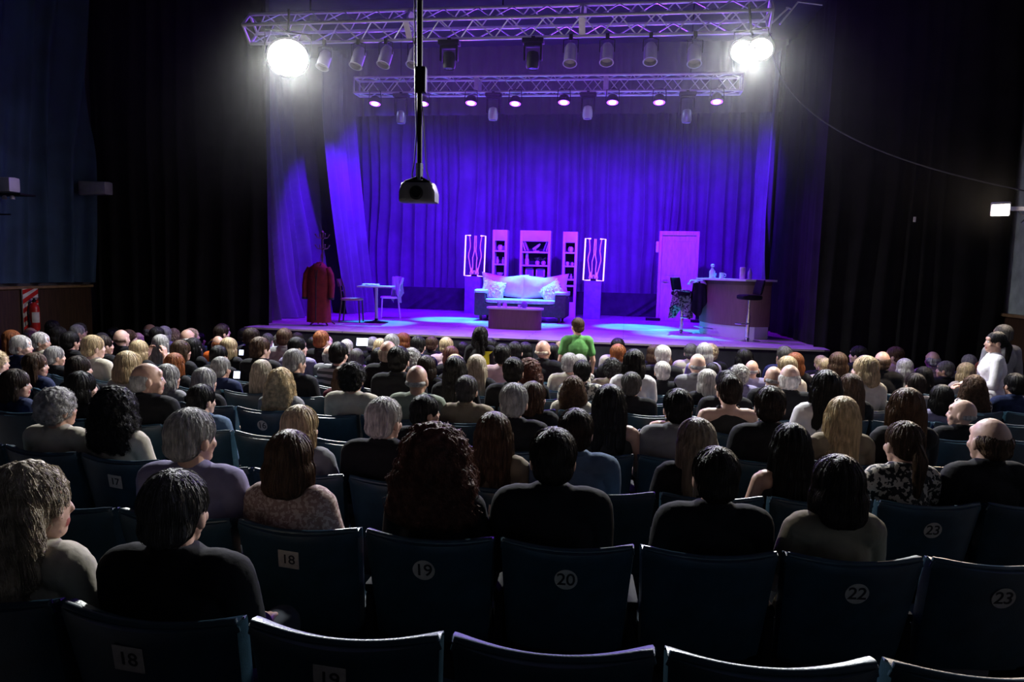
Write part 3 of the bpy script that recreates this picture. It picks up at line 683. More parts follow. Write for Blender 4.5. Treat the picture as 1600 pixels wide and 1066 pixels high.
def frame(dx, label, m_, w_=.2, h_=.24):
    t = thing('photo_frame', label, 'picture frame', V(*S(u2, 2, dx))); bm = bmesh.new()
    for s in (-1, 1):
        box(bm, (s*(w_/2-.015), 0, h_/2+.005), (.03, .02, h_)); box(bm, (0, 0, h_/2+s*(h_/2-.015)+.005), (w_, .02, .03))
    finish('frame', bm, m_, t); bm = bmesh.new(); box(bm, (0, .004, h_/2), (w_-.05, .008, h_-.05)); finish('picture', bm, 'book_b', t)
frame(-.14, 'dim picture frame on the third shelf of the wide bookshelf', 'book_a'); frame(.13, 'white picture frame on the third shelf of the wide bookshelf', 'white_paint', .22, .22)

# neon signs on plinths
def neon(pxl, pxr, pt, pb, Y, side):
    a, b_, c = on_y(pxl, pt, Y), on_y(pxr, pt, Y), on_y(pxl, pb, Y); w_, h = b_.x-a.x, a.z-c.z; x0 = (a.x+b_.x)/2; zb = c.z
    t = thing('plinth', 'plain square plinth under the %s neon sign' % side, 'plinth', (x0, Y, STAGE))
    H = zb-STAGE-.02; bm = bmesh.new(); box(bm, (0, 0, H/2), (.40, .36, H), bevel=.008); finish('body', bm, 'plinth_blue', t)
    bm = bmesh.new(); box(bm, (0, 0, H+.004), (.42, .38, .015), bevel=.004); finish('top_board', bm, 'plinth_blue', t)
    n_ = thing('neon_sign', 'glowing neon sign with wavy inner tubes, %s of the bookshelves' % side, 'neon sign', (x0, Y, zb))
    n_.rotation_euler = (0, R_(1.3), 0)
    r = .017
    for s in (-1, 1):
        bm = bmesh.new(); tube(bm, [(s*(w_/2-.13), 0, h), (s*w_/2, 0, h), (s*w_/2, 0, 0), (s*(w_/2-.17), 0, 0)], r, 8); finish('outer_tube', bm, 'neon_white', n_)
        bm = bmesh.new(); x = w_/2
        P = [(.62, 1.0), (.52, .82), (.50, .70), (.62, .56), (.64, .48), (.48, .28), (.36, .14), (.42, .06), (.33, .0), (.26, .07), (.34, .2)]
        tube(bm, [(s*x*u, 0, h*v) for u, v in P], .013, 8); finish('wavy_tube', bm, 'neon_violet', n_)
        P = [(.07, 1.0), (.09, .75), (.07, .62), (.22, .45), (.18, .25), (.22, .12), (.12, .04), (.06, .14)]
        bm = bmesh.new(); tube(bm, [(s*x*u, 0, h*v) for u, v in P], .013, 8); finish('inner_tube', bm, 'neon_violet', n_)
    bm = bmesh.new(); box(bm, (0, .03, .02), (w_*.5, .05, .05), bevel=.005); finish('foot', bm, 'black_metal', n_)
neon(726.5, 757.5, 368, 431, 17.7, 'left'); neon(913.5, 945, 373, 438, 17.0, 'right')

# free-standing door
dL, dR = gp(1026, 501), gp(1085, 503); Yd = (dL.y+dR.y)/2+.02; a, b_ = on_y(1029, 361, Yd), on_y(1085, 361, Yd); dw = .92; dh = a.z-STAGE
t = thing('set_door', 'free-standing pink-lit panel door and frame beside the bar', 'door', ((dL.x+dR.x)/2, Yd, STAGE), R_(-6))
bm = bmesh.new()
for s in (-1, 1): box(bm, (s*(dw/2-.035), 0, dh/2), (.07, .12, dh), bevel=.004)
box(bm, (0, 0, dh-.05), (dw-.14, .12, .10), bevel=.004); finish('frame', bm, 'wood_pale', t)
bm = bmesh.new(); box(bm, (0, .0, (dh-.1)/2), (dw-.145, .04, dh-.105)); lw = dw-.145
for (z0, z1) in ((.10, dh*.40), (dh*.52, dh-.22)):
    for s in (-1, 1): box(bm, (s*(lw/2-.10), -.024, (z0+z1)/2), (.03, .016, z1-z0)); box(bm, (0, -.024, (z0 if s < 0 else z1)), (lw-.17, .016, .03))
box(bm, (0, -.028, dh*.46), (lw-.02, .016, .10)); finish('leaf', bm, 'wood_pale', t)
bm = bmesh.new(); tube(bm, [(-lw/2+.06, -.02, dh*.455), (-lw/2+.06, -.09, dh*.455), (-lw/2+.16, -.09, dh*.455)], .011, 8); finish('handle', bm, 'chrome', t)
for s in (-1, 1):
    bm = bmesh.new(); box(bm, (s*(dw/2+.06), -.15, .03), (.34, .14, .06), bevel=.006); finish('foot', bm, 'black_metal', t)
q = on_y(1027, 386, Yd); small('wall_phone', 'small white entry phone hung on the left side of the door frame', 'phone', lambda b: box(b, (0, 0, 0), (.07, .07, .26), bevel=.015), (dL.x-.06, Yd-.02, q.z), 'white_paint')

# bar counter
BL, BR = gp(1091, 519), gp(1164, 530); H = 1.06
o_ = BL; ex = (BR-BL); L_ = ex.length; ang = math.atan2(ex.y, ex.x)
t = thing('bar_counter', 'curved home bar counter with brown front, pale top and white kick base', 'bar', (BL.x, BL.y, STAGE), ang)
def barpoly(off, n=22):
    P = []
    for i in range(n+1):
        s = i/n; P.append((-off*.4+s*(L_+off*.8), -off - .16*math.sin(math.pi*s)*1.0 - (0)))
    P += [(L_+off*.5+.10, .12), (L_+off*.4+.12, .42+off), (L_*.5, .50+off), (-off*.4, .42+off)]
    return P
bm = bmesh.new(); prism(bm, barpoly(-.0), .22, H-.10); finish('front_panel', bm, 'brown_laminate', t)
bm = bmesh.new(); prism(bm, barpoly(-.015), 0, .22); finish('kick_base', bm, 'white_paint', t)
bm = bmesh.new(); prism(bm, barpoly(.01), H-.10, H-.03); finish('top_trim', bm, 'wood_dark', t)
bm = bmesh.new(); prism(bm, barpoly(.09), H-.03, H+.005); finish('countertop', bm, 'pale_top', t)
bm = bmesh.new(); tube(bm, [(.05+i*(L_*.55)/10, -.12-.15*math.sin(math.pi*(.05+i*(L_*.55)/10)/L_), .13) for i in range(11)], .016, 10)
for i in (1, 9): x = .05+i*(L_*.55)/10; y_ = -.15*math.sin(math.pi*x/L_); tube(bm, [(x, y_-.12, .13), (x, y_+.02, .13)], .01, 8)
finish('foot_rail', bm, 'chrome', t)
bpy.context.view_layer.update()
def onbar(s, d): return t.matrix_world @ V(s*L_, d, H+.0055)
small('liquor_bottle', 'squat stoppered bottle on the left of the bar counter', 'bottle', lambda b: lathe(b, [(.05, 0), (.055, .01), (.055, .13), (.025, .17), (.022, .22), (.035, .225), (.035, .26), (.01, .27)], seg=20), onbar(.20, .05), 'ceramic')
small('drinking_glass', 'clear glass behind the bottle on the bar counter', 'glass', lambda b: lathe(b, [(.03, 0), (.036, .10), (.032, .10), (.026, .01)], seg=20), onbar(.13, .18), 'glass')
small('white_mug', 'white mug to the right of the bottle on the bar counter', 'mug', lambda b: (lathe(b, [(.04, 0), (.045, .01), (.045, .11), (.04, .11), (.036, .02)], seg=20), tube(b, [(.04, 0, .03), (.075, 0, .04), (.075, 0, .08), (.04, 0, .09)], .007, 6)), onbar(.40, .06), 'ceramic')
small('tall_tumbler', 'tall white tumbler at the right end of the bar counter', 'tumbler', lambda b: lathe(b, [(.045, 0), (.05, .01), (.05, .21), (.044, .215), (.03, .2)], seg=20), onbar(.86, .02), 'ceramic')
small('dark_bottle', 'dark bottle beside the tall tumbler on the bar counter', 'bottle', lambda b: lathe(b, [(.035, 0), (.038, .01), (.038, .13), (.015, .17), (.015, .2)], seg=16), onbar(.97, .06), 'book_b')

def stool(loc, rz, label):
    t = thing('bar_stool', label, 'bar stool', loc, rz)
    bm = bmesh.new(); lathe(bm, [(.22, 0), (.22, .008), (.12, .022), (.04, .035), (.03, .06)], seg=32); finish('base', bm, 'chrome', t)
    bm = bmesh.new(); tube(bm, [(0, 0, .03), (0, 0, .45)], .03, 16); tube(bm, [(0, 0, .45), (0, 0, .72)], .02, 16); finish('column', bm, 'chrome', t)
    bm = bmesh.new(); tube(bm, [(-.05, 0, .30), (-.12, -.16, .30), (0, -.22, .30), (.12, -.16, .30), (.05, 0, .30)], .012, 8); finish('footrest', bm, 'chrome', t)
    bm = bmesh.new(); pillow(bm, .40, .09, .38, (0, 0, .76), p=4); finish('seat', bm, 'chair_plastic', t)
    bm = bmesh.new(); pillow(bm, .38, .26, .05, (0, .19, .93), rot=Matrix.Rotation(R_(-12), 3, 'X'), p=4, fn=lambda q, u, v: V(q.x, q.y-.04*u*u, q.z)); finish('backrest', bm, 'chair_plastic', t)
    return t
a = gp(1167, 533); stool((a.x, a.y, STAGE), R_(-80), 'black and chrome bar stool at the front right end of the bar')
a = gp(1064, 520); st2 = stool((a.x, a.y, STAGE), R_(60), 'black and chrome bar stool between the door and the bar, clothes on it')
def drape(name, label, loc, w_, d_, drop, m, seed, rz=0):
    """cloth thrown over an edge: top patch with hanging folds"""
    rr = random.Random(seed); bm = bmesh.new(); n = 22; G = []
    for i in range(n+1):
        row = []
        for j in range(n+1):
            u, v = -1+2*i/n, -1+2*j/n; r = max(abs(u), abs(v)); k = max(0, r-.5)/.5
            x = u*w_/2*(1 if r < .5 else .5/r*(1+.25*k*1)) ; y = v*d_/2*(1 if r < .5 else .5/r*(1+.25*k))
            a_ = math.atan2(v, u); f = .03*k*math.sin(a_*7+seed)
            z = -drop*k*(1+.35*math.sin(a_*2+seed)) + .012*noise.noise(V(u*3, v*3, seed))
            row.append(bm.verts.new((x*(1+f*6), y*(1+f*6), z)))
        G.append(row)
    for i in range(n):
        for j in range(n): bm.faces.new((G[i][j], G[i+1][j], G[i+1][j+1], G[i][j+1]))
    bmesh.ops.solidify(bm, geom=bm.faces[:], thickness=.008)
    return tag(finish(name, bm, m, loc=loc, rot=(0, 0, rz)), label, 'clothing')
drape('folded_blouse', 'pale patterned garment thrown over the left bar stool', (a.x-.02, a.y, STAGE+.825), .62, .60, .42, 'cloth_spots', 3)
drape('dark_jacket', 'dark jacket with pale lining draped between the stool and the bar', (a.x+.30, a.y+.02, STAGE+1.0), .42, .46, .50, 'black_fabric', 5)
drape('white_cloth', 'white cloth lying on top of the dark jacket by the bar', (a.x+.26, a.y+.02, STAGE+1.02), .50, .40, .07, 'cushion_pale', 8)

# cafe table and chairs
a = gp(588, 504); t = thing('cafe_table', 'small square pedestal table with pale top at stage left', 'table', (a.x, a.y, STAGE), R_(8)); TH = .74
bm = bmesh.new(); lathe(bm, [(.24, 0), (.24, .012), (.10, .03), (.035, .05), (.03, .08)], seg=28); finish('base', bm, 'black_metal', t)
bm = bmesh.new(); tube(bm, [(0, 0, .05), (0, 0, TH-.03)], .03, 16); finish('column', bm, 'white_paint', t)
bm = bmesh.new(); box(bm, (0, 0, TH-.015), (.66, .60, .03), bevel=.006); finish('tabletop', bm, 'pale_top', t)
small('newspaper', 'crumpled white paper lying on the small pedestal table', 'paper', lambda b: pillow(b, .34, .03, .26, (0, 0, .016), p=3, fn=lambda q, u, v: q+V(0, 0, .006+.01*noise.noise(q*15))), (a.x-.12, a.y, STAGE+TH), 'fur_white')
def cafe_chair(loc, rz, wood, seatm, label, h=.86):
    t = thing('cafe_chair', label, 'chair', loc, rz)
    for x in (-1, 1):
        bm = bmesh.new(); tube(bm, [(x*.19, .19, 0), (x*.17, .17, .45)], .014, 8); finish('leg', bm, wood, t)
        bm = bmesh.new(); tube(bm, [(x*.19, -.22, 0), (x*.17, -.17, .45), (x*.17, -.20, .7), (x*.18, -.26, h)], .015, 8); finish('leg', bm, wood, t)
    bm = bmesh.new(); pillow(bm, .42, .045, .42, (0, 0, .46), p=5); finish('seat', bm, seatm, t)
    bm = bmesh.new(); pillow(bm, .42, .15, .025, (0, -.245, h-.07), rot=Matrix.Rotation(R_(12), 3, 'X'), p=5, fn=lambda q, u, v: q+V(0, -.03*(1-u*u), 0)); tube(bm, [(-.17, -.21, .62), (0, -.235, .62), (.17, -.21, .62)], .012, 8); finish('backrest', bm, wood, t)
    return t
a1 = gp(550, 503); cafe_chair((a1.x, a1.y, STAGE), R_(-80), 'wood_dark', 'wood_pale', 'dark wooden chair with pale seat left of the small table')
a2 = gp(607, 498); cafe_chair((a2.x, a2.y+.1, STAGE), R_(110), 'white_paint', 'pale_top', 'white chair right of the small table with clothing over it', .90)
drape('hanging_garment', 'pale garment hung over the back of the white chair', (a2.x+.16, a2.y+.08, STAGE+.915), .30, .46, .42, 'cushion_pale', 2)

# coat rack with red coat
a = gp(502, 508); t = thing('coat_stand', 'dark coat stand with hooks behind the red coat', 'coat stand', (a.x, a.y+.06, STAGE))
bm = bmesh.new(); tube(bm, [(0, 0, .03), (0, 0, 1.72)], .018, 12); lathe(bm, [(.02, 1.7), (.035, 1.74), (.0, 1.78)][:2]+[(.005, 1.78)], seg=14); finish('pole', bm, 'wood_dark', t)
for k in range(4):
    a_ = R_(45+90*k); d = V(math.cos(a_), math.sin(a_), 0)
    bm = bmesh.new(); tube(bm, [d*.01+V(0, 0, .15), d*.14+V(0, 0, .08), d*.24+V(0, 0, .012)], .014, 8); finish('foot', bm, 'wood_dark', t)
    for z in (1.42, 1.62):
        bm = bmesh.new(); tube(bm, [V(0, 0, z), d*.10+V(0, 0, z+.02), d*.14+V(0, 0, z+.09)], [.011, .010, .014], 8); finish('hook', bm, 'wood_dark', t)
bm = bmesh.new(); rings = []
Zs = [(1.16, .07, .07), (1.12, .13, .09), (1.07, .20, .11), (1.0, .225, .12), (.8, .215, .13), (.5, .21, .13), (.25, .22, .14), (.06, .225, .145)]
for z, rx, ry in Zs:
    ring = []
    for k in range(40):
        a_ = 2*math.pi*k/40; f = 1+.05*math.sin(a_*6)*(1.16-z)
        ring.append(bm.verts.new((rx*math.cos(a_)*f, ry*math.sin(a_)*f-.16, z)))
    rings.append(ring)
for i in range(len(rings)-1):
    for k in range(40): bm.faces.new((rings[i][k], rings[i][(k+1) % 40], rings[i+1][(k+1) % 40], rings[i+1][k]))
ct = finish('body', bm, 'red_cloth'); root = thing('red_coat', 'long dark red coat hanging on the coat stand', 'coat', (a.x, a.y+.06, STAGE)); ct.parent = root
for s in (-1, 1):
    bm = bmesh.new(); tube(bm, [(s*.17, -.16, 1.07), (s*.235, -.17, .95), (s*.265, -.18, .75), (s*.26, -.20, .52)], [.06, .062, .056, .05], 14); finish('sleeve', bm, 'red_cloth', root)
    bm = bmesh.new(); tube(bm, [(s*.26, -.20, .53), (s*.26, -.20, .49)], .054, 14); finish('cuff', bm, 'black_fabric', root)
bm = bmesh.new(); tube(bm, [(-.07, -.22, 1.15), (-.02, -.27, 1.02), (.0, -.285, .8), (0, -.30, .1)], .012, 6); tube(bm, [(.07, -.22, 1.15), (.02, -.27, 1.02), (.0, -.285, .8)], .012, 6); finish('front_edge', bm, 'black_fabric', root)
bm = bmesh.new(); tube(bm, [(.09, -.08, 1.10), (.04, -.12, 1.16), (-.04, -.12, 1.16), (-.09, -.08, 1.10)], .03, 10); tube(bm, [(0, -.12, 1.16), (0, -.06, 1.30), (0, -.0, 1.38)], .006, 6); finish('collar', bm, 'red_cloth', root)

# ------------------------------------------------------------------ theatre seats
def chair_back():
    bm = bmesh.new()
    def fn(q, u, v):
        vv = (v+1)/2                                   # 0 bottom, 1 top
        x = q.x*(.90+.10*vv)
        z = .62 + q.z + (.022*u*u - .008)*vv           # corners stand higher than the middle
        y = q.y + .035*u*u + .11*(1-vv) - .016*(1-u*u)
        return V(x, y, z)
    pillow(bm, .535, .47, .075, p=9, n=22, m=18, fn=fn)
    return bm
def sweep_top(bm, r=.013):
    pts = []
    for i in range(19):
        u = -.93+1.86*i/18; pts.append((u*.2675, .035*u*u-.016, .62+.235+(.022*u*u-.008)-.002))
    pts = [(pts[0][0]-.012, pts[0][1]+.002, pts[0][2]-.03)] + pts + [(pts[-1][0]+.012, pts[-1][1]+.002, pts[-1][2]-.03)]
    tube(bm, pts, [r*.5]+[r]*19+[r*.5], 10)
CH = thing('theatre_seat', 'proto', 'theatre seat')
finish('backrest', chair_back(), 'vinyl', CH)
bm = bmesh.new(); sweep_top(bm); finish('top_piping', bm, 'vinyl', CH)
bm = bmesh.new(); pillow(bm, .47, .10, .44, (0, .33, .395), p=6, n=12, m=8); finish('seat_cushion', bm, 'vinyl', CH)
bm = bmesh.new(); box(bm, (.277, .25, .575), (.05, .28, .04), bevel=.014); finish('armrest', bm, 'chair_plastic', CH)
bm = bmesh.new(); box(bm, (.277, .24, .30), (.04, .26, .51), bevel=.01); box(bm, (.277, .22, .025), (.05, .42, .05), bevel=.008); finish('side_frame', bm, 'chair_plastic', CH)
CH_PARTS = list(CH.children)
def copy_thing(root, parts, loc, rz, label, group=None, scale=1):
    r = root.copy(); C.objects.link(r); r.location = loc; r.rotation_euler = (0, 0, rz); r.scale = (scale,)*3; r['label'] = label
    if group: r['group'] = group
    elif 'group' in r: del r['group']
    for c in parts:
        k = c.copy(); C.objects.link(k); k.parent = r
    return r

# ------------------------------------------------------------------ people
SKINS = {'a': (.50, .30, .22), 'b': (.42, .24, .17), 'c': (.58, .37, .29)}
HCOL = {'k': (.010, .009, .009), 'd': (.028, .018, .013), 'b': (.085, .048, .028), 'g': (.36, .35, .34), 'w': (.66, .63, .60), 'l': (.54, .42, .25), 'r': (.26, .085, .028), 's': (.10, .095, .09), 'a': (.42, .36, .27), 'e': (.10, .036, .024)}
HNAME = {'k': 'black', 'd': 'dark', 'b': 'brown', 'g': 'grey', 'w': 'white', 'l': 'blonde', 'r': 'red', 's': 'dark grey', 'a': 'ash blonde', 'e': 'dark red'}
TCOL = {'k': (.012, .012, .014), 'n': (.015, .022, .06), 'c': (.46, .42, .34), 'w': (.68, .66, .68), 'g': (.20, .20, .21), 'l': (.22, .20, .32), 'o': (.55, .11, .02), 'r': (.40, .015, .02), 'm': (.09, .012, .022), 's': (.22, .25, .19), 't': (.24, .20, .14), 'd': (.09, .14, .22), 'p': (.55, .38, .42), 'y': (.65, .42, .05), 'v': (.10, .27, .08), 'u': (.03, .03, .03), 'z': (.52, .56, .03)}
TNAME = {'k': 'black', 'n': 'navy', 'c': 'cream', 'w': 'white', 'g': 'grey', 'l': 'lilac', 'o': 'orange', 'r': 'red', 'm': 'maroon', 's': 'sage green', 't': 'tan', 'd': 'denim blue', 'p': 'pale pink', 'y': 'yellow', 'v': 'bright green', 'u': 'strappy black', 'x': 'striped', 'q': 'plaid', 'f': 'black floral', 'j': 'pink lace', 'h': 'spotted', 'z': 'lime'}
TMAT = {'x': 'cloth_striped', 'q': 'cloth_plaid', 'f': 'cloth_floral', 'j': 'cloth_lace', 'h': 'cloth_spots'}
SNAME = {'s': 'short %s hair', 'B': 'balding %s hair', 'N': 'bald head', 'l': 'long straight %s hair', 'm': '%s bob', 'c': 'big curly %s hair', 'q': 'short curly %s hair', 'u': '%s hair in a bun', 'p': '%s ponytail', 'v': 'long wavy %s hair'}

def remeshed(bm, name, vox, smooth=2):
    me = bpy.data.meshes.new('tmp'); bm.to_mesh(me); bm.free()
    o = bpy.data.objects.new('tmp', me); C.objects.link(o)
    r = o.modifiers.new('r', 'REMESH'); r.mode = 'VOXEL'; r.voxel_size = vox
    s = o.modifiers.new('s', 'SMOOTH'); s.factor = .5; s.iterations = smooth
    dg = bpy.context.evaluated_depsgraph_get(); dg.update()
    out = bpy.data.meshes.new_from_object(o.evaluated_get(dg)); out.name = name
    bpy.data.objects.remove(o); bpy.data.meshes.remove(me)
    for p in out.polygons: p.use_smooth = True
    return out

def displace(me, fn):
    N = [v.normal.copy() for v in me.vertices]; P = [v.co.copy() for v in me.vertices]
    for v, n, p in zip(me.vertices, N, P): v.co = p + n*fn(p)
HS = 1.09
HC = V(0, .155, 1.137)          # centre of the skull, seated
def head_prims(bm, T):
    def P(x, y, z): return T @ V(x, y, z)
    Rm = T.to_3x3().to_4x4(); hs = Rm.to_scale().x
    ell(bm, P(0, -.008, .012), (.075, .095, .096), Rm)
    ell(bm, P(0, .035, -.03), (.060, .062, .080), Rm)
    ell(bm, P(0, .048, -.088), (.040, .042, .028), Rm)
    ell(bm, P(0, .070, .035), (.050, .02, .028), Rm)           # brow
    for s in (-1, 1):
        ell(bm, P(s*.077, -.002, -.02), (.010, .020, .032), Rm, 2)
        ell(bm, P(s*.040, .062, -.035), (.022, .02, .022), Rm, 2)   # cheek
        ell(bm, P(s*.030, .0745, .0), (.0135, .0125, .0105), Rm, 2)   # eye
    caps(bm, P(0, .082, .012), P(0, .100, -.030), .008, .0115)
    ell(bm, P(0, .084, -.062), (.024, .014, .006), Rm, 2); ell(bm, P(0, .083, -.072), (.021, .013, .007), Rm, 2)
def hand_prims(bm, w_, d, n, s, curl=.5):
    """palm at wrist w_, pointing along d with palm normal n; s = thumb side"""
    d = d.normalized(); n = (n-d*n.dot(d)).normalized(); x = d.cross(n).normalized()*s
    for k in range(3): caps(bm, w_+x*(k-1)*.024, w_+d*.075+x*(k-1)*.024, .0155, .014)
    for k, l in enumerate((.068, .078, .072, .056)):
        o = (k-1.5)*.0215; b0 = w_+d*.08-x*o*1.0; m_ = b0+d*l*.5+n*curl*.012; e = m_+d*l*.42*(1-curl*.5)+n*curl*.035
        caps(bm, b0, m_, .0095, .0088); caps(bm, m_, e, .0088, .0075)
    b0 = w_+d*.02+x*.03; m_ = b0+x*.028+d*.03+n*.008; e = m_+d*.032+n*.012; caps(bm, b0, m_, .0125, .011); caps(bm, m_, e, .011, .009)
def seated_skel(f, pose):
    sh = .150 if not f else .128; hw = .16 if not f else .17
    J = {'shL': V(-sh-.03, .15, .945), 'shR': V(sh+.03, .15, .945)}
    if pose == 'phone':
        J['elL'], J['elR'] = V(-.24, .30, .80), V(.24, .30, .80); J['wrL'], J['wrR'] = V(-.13, .44, 1.05), V(.13, .44, 1.05)
    elif pose == 'low':
        J['elL'], J['elR'] = V(-.22, .19, .70), V(.22, .19, .70); J['wrL'], J['wrR'] = V(-.10, .42, .78), V(.08, .40, .66)
    else:
        J['elL'], J['elR'] = V(-.215, .21, .68), V(.215, .21, .68); J['wrL'], J['wrR'] = V(-.13, .44, .635), V(.13, .44, .635)
    return sh, hw, J
def torso_prims(bm, f, inf, sh, hw, shoulders=True):
    i = inf
    ell(bm, (0, .27, .535), (hw+i, .125+i, .095+i)); ell(bm, (0, .225, .67), ((.150 if not f else .125)+i, .105+i, .14+i))
    ell(bm, (0, .175, .83), ((.172 if not f else .148)+i, .112+i, .155+i)); caps(bm, (0, .25, .55), (0, .18, .85), .10+i, .10+i)
    if shoulders:
        caps(bm, (-sh, .15, .948), (sh, .15, .948), .058+i, .058+i); ell(bm, (0, .15, .975), (sh*.72+i, .060+i, .052+i))
    else:
        for s in (-1, 1): caps(bm, (s*.085, .10, .90), (s*.075, .15, 1.012), .014, .014); caps(bm, (s*.075, .15, 1.012), (s*.085, .23, .92), .014, .014)
    if f:
        for s in (-1, 1): ell(bm, (s*.07, .265, .83), (.062+i, .055+i, .06+i), sub=2)
def arm_prims(bm, J, f, inf=0, upto=1.0, fore=True):
    k = .86 if f else 1
    for s in 'LR':
        a, e, w_ = J['sh'+s], J['el'+s], J['wr'+s]
        b_ = a.lerp(e, upto); caps(bm, a, b_, .052*k+inf, (.052-.012*upto)*k+inf)
        if fore: caps(bm, e, w_, .040*k+inf, .027*k+inf)
def leg_prims(bm, inf=0):
    for s in (-1, 1):
        caps(bm, (s*.085, .29, .525), (s*.11, .66, .52), .082+inf, .060+inf); caps(bm, (s*.11, .665, .52), (s*.11, .64, .10), .058+inf, .040+inf)
def paint_face(me, T):
    inv = T.inverted()
    for m_ in ('eye', 'iris', 'lips'): me.materials.append(M[m_])
    for p in me.polygons:
        q = inv @ p.center
        if q.y > .070:
            for s in (-1, 1):
                d = V(q.x-s*.030, 0, q.z-.0)
                if d.length < .0105 and q.y > .074: p.material_index = 2 if d.length < .005 else 1
            if abs(q.x) < .023 and q.y > .085 and -.078 < q.z < -.057: p.material_index = 3
VOX = .0068
def make_body(f, turn, pose):
    sh, hw, J = seated_skel(f, pose); bm = bmesh.new()
    T = Matrix.Translation(HC) @ Matrix.Rotation(turn, 4, 'Z') @ Matrix.Diagonal((HS, HS, HS, 1))
    torso_prims(bm, f, 0, sh, hw); arm_prims(bm, J, f); leg_prims(bm)
    caps(bm, (0, .14, .97), (0, .15, 1.09), .056 if not f else .047, .054 if not f else .045)
    head_prims(bm, T)
    for s, k in (('L', -1), ('R', 1)):
        w_, e = J['wr'+s], J['el'+s]; d = w_-e
        if pose == 'phone': hand_prims(bm, w_, V(-k*.25, .15, 1), V(-k, .1, 0), k, .9)
        else: hand_prims(bm, w_, V(-k*.25, 1, -.12), V(0, 0, -1), k, .3)
        caps(bm, (k*.11, .63, .045), (k*.12, .80, .035), .038, .032)
    me = remeshed(bm, 'body', VOX, 2); me.materials.append(M['skin']); paint_face(me, T); return me
def make_top(f, kind, pose):
    sh, hw, J = seated_skel(f, pose); bm = bmesh.new()
    torso_prims(bm, f, .017, sh, hw, kind != 'bare')
    if kind == 'tee': arm_prims(bm, J, f, .014, .62, False)
    if kind == 'long': arm_prims(bm, J, f, .013)
    if kind == 'long':                                   # collar
        for k in range(12): a0 = 2*math.pi*k/12; a1 = a0+2*math.pi/12; caps(bm, (.062*math.cos(a0), .147+.062*math.sin(a0), 1.025+.012*math.sin(a0)*-1), (.062*math.cos(a1), .147+.062*math.sin(a1), 1.025-.012*math.sin(a1)), .014)
    me = remeshed(bm, 'top', .009, 1)
    displace(me, lambda p: .003+.006*noise.noise(p*9)+.004*noise.noise(V(p.x*22, p.y*10, p.z*8)))
    me.materials.append(M['cloth']); return me
def make_trousers():
    bm = bmesh.new(); leg_prims(bm, .012); ell(bm, (0, .27, .54), (.178, .135, .10)); me = remeshed(bm, 'trousers', .011, 1); me.materials.append(M['denim_dark']); return me
def make_shoe():
    bm = bmesh.new()
    for s in (-1, 1): caps(bm, (s*.11, .62, .045), (s*.12, .80, .04), .047, .04); caps(bm, (s*.11, .635, .05), (s*.11, .64, .12), .047, .045)
    me = remeshed(bm, 'shoes', .009, 1); me.materials.append(M['shoe']); return me

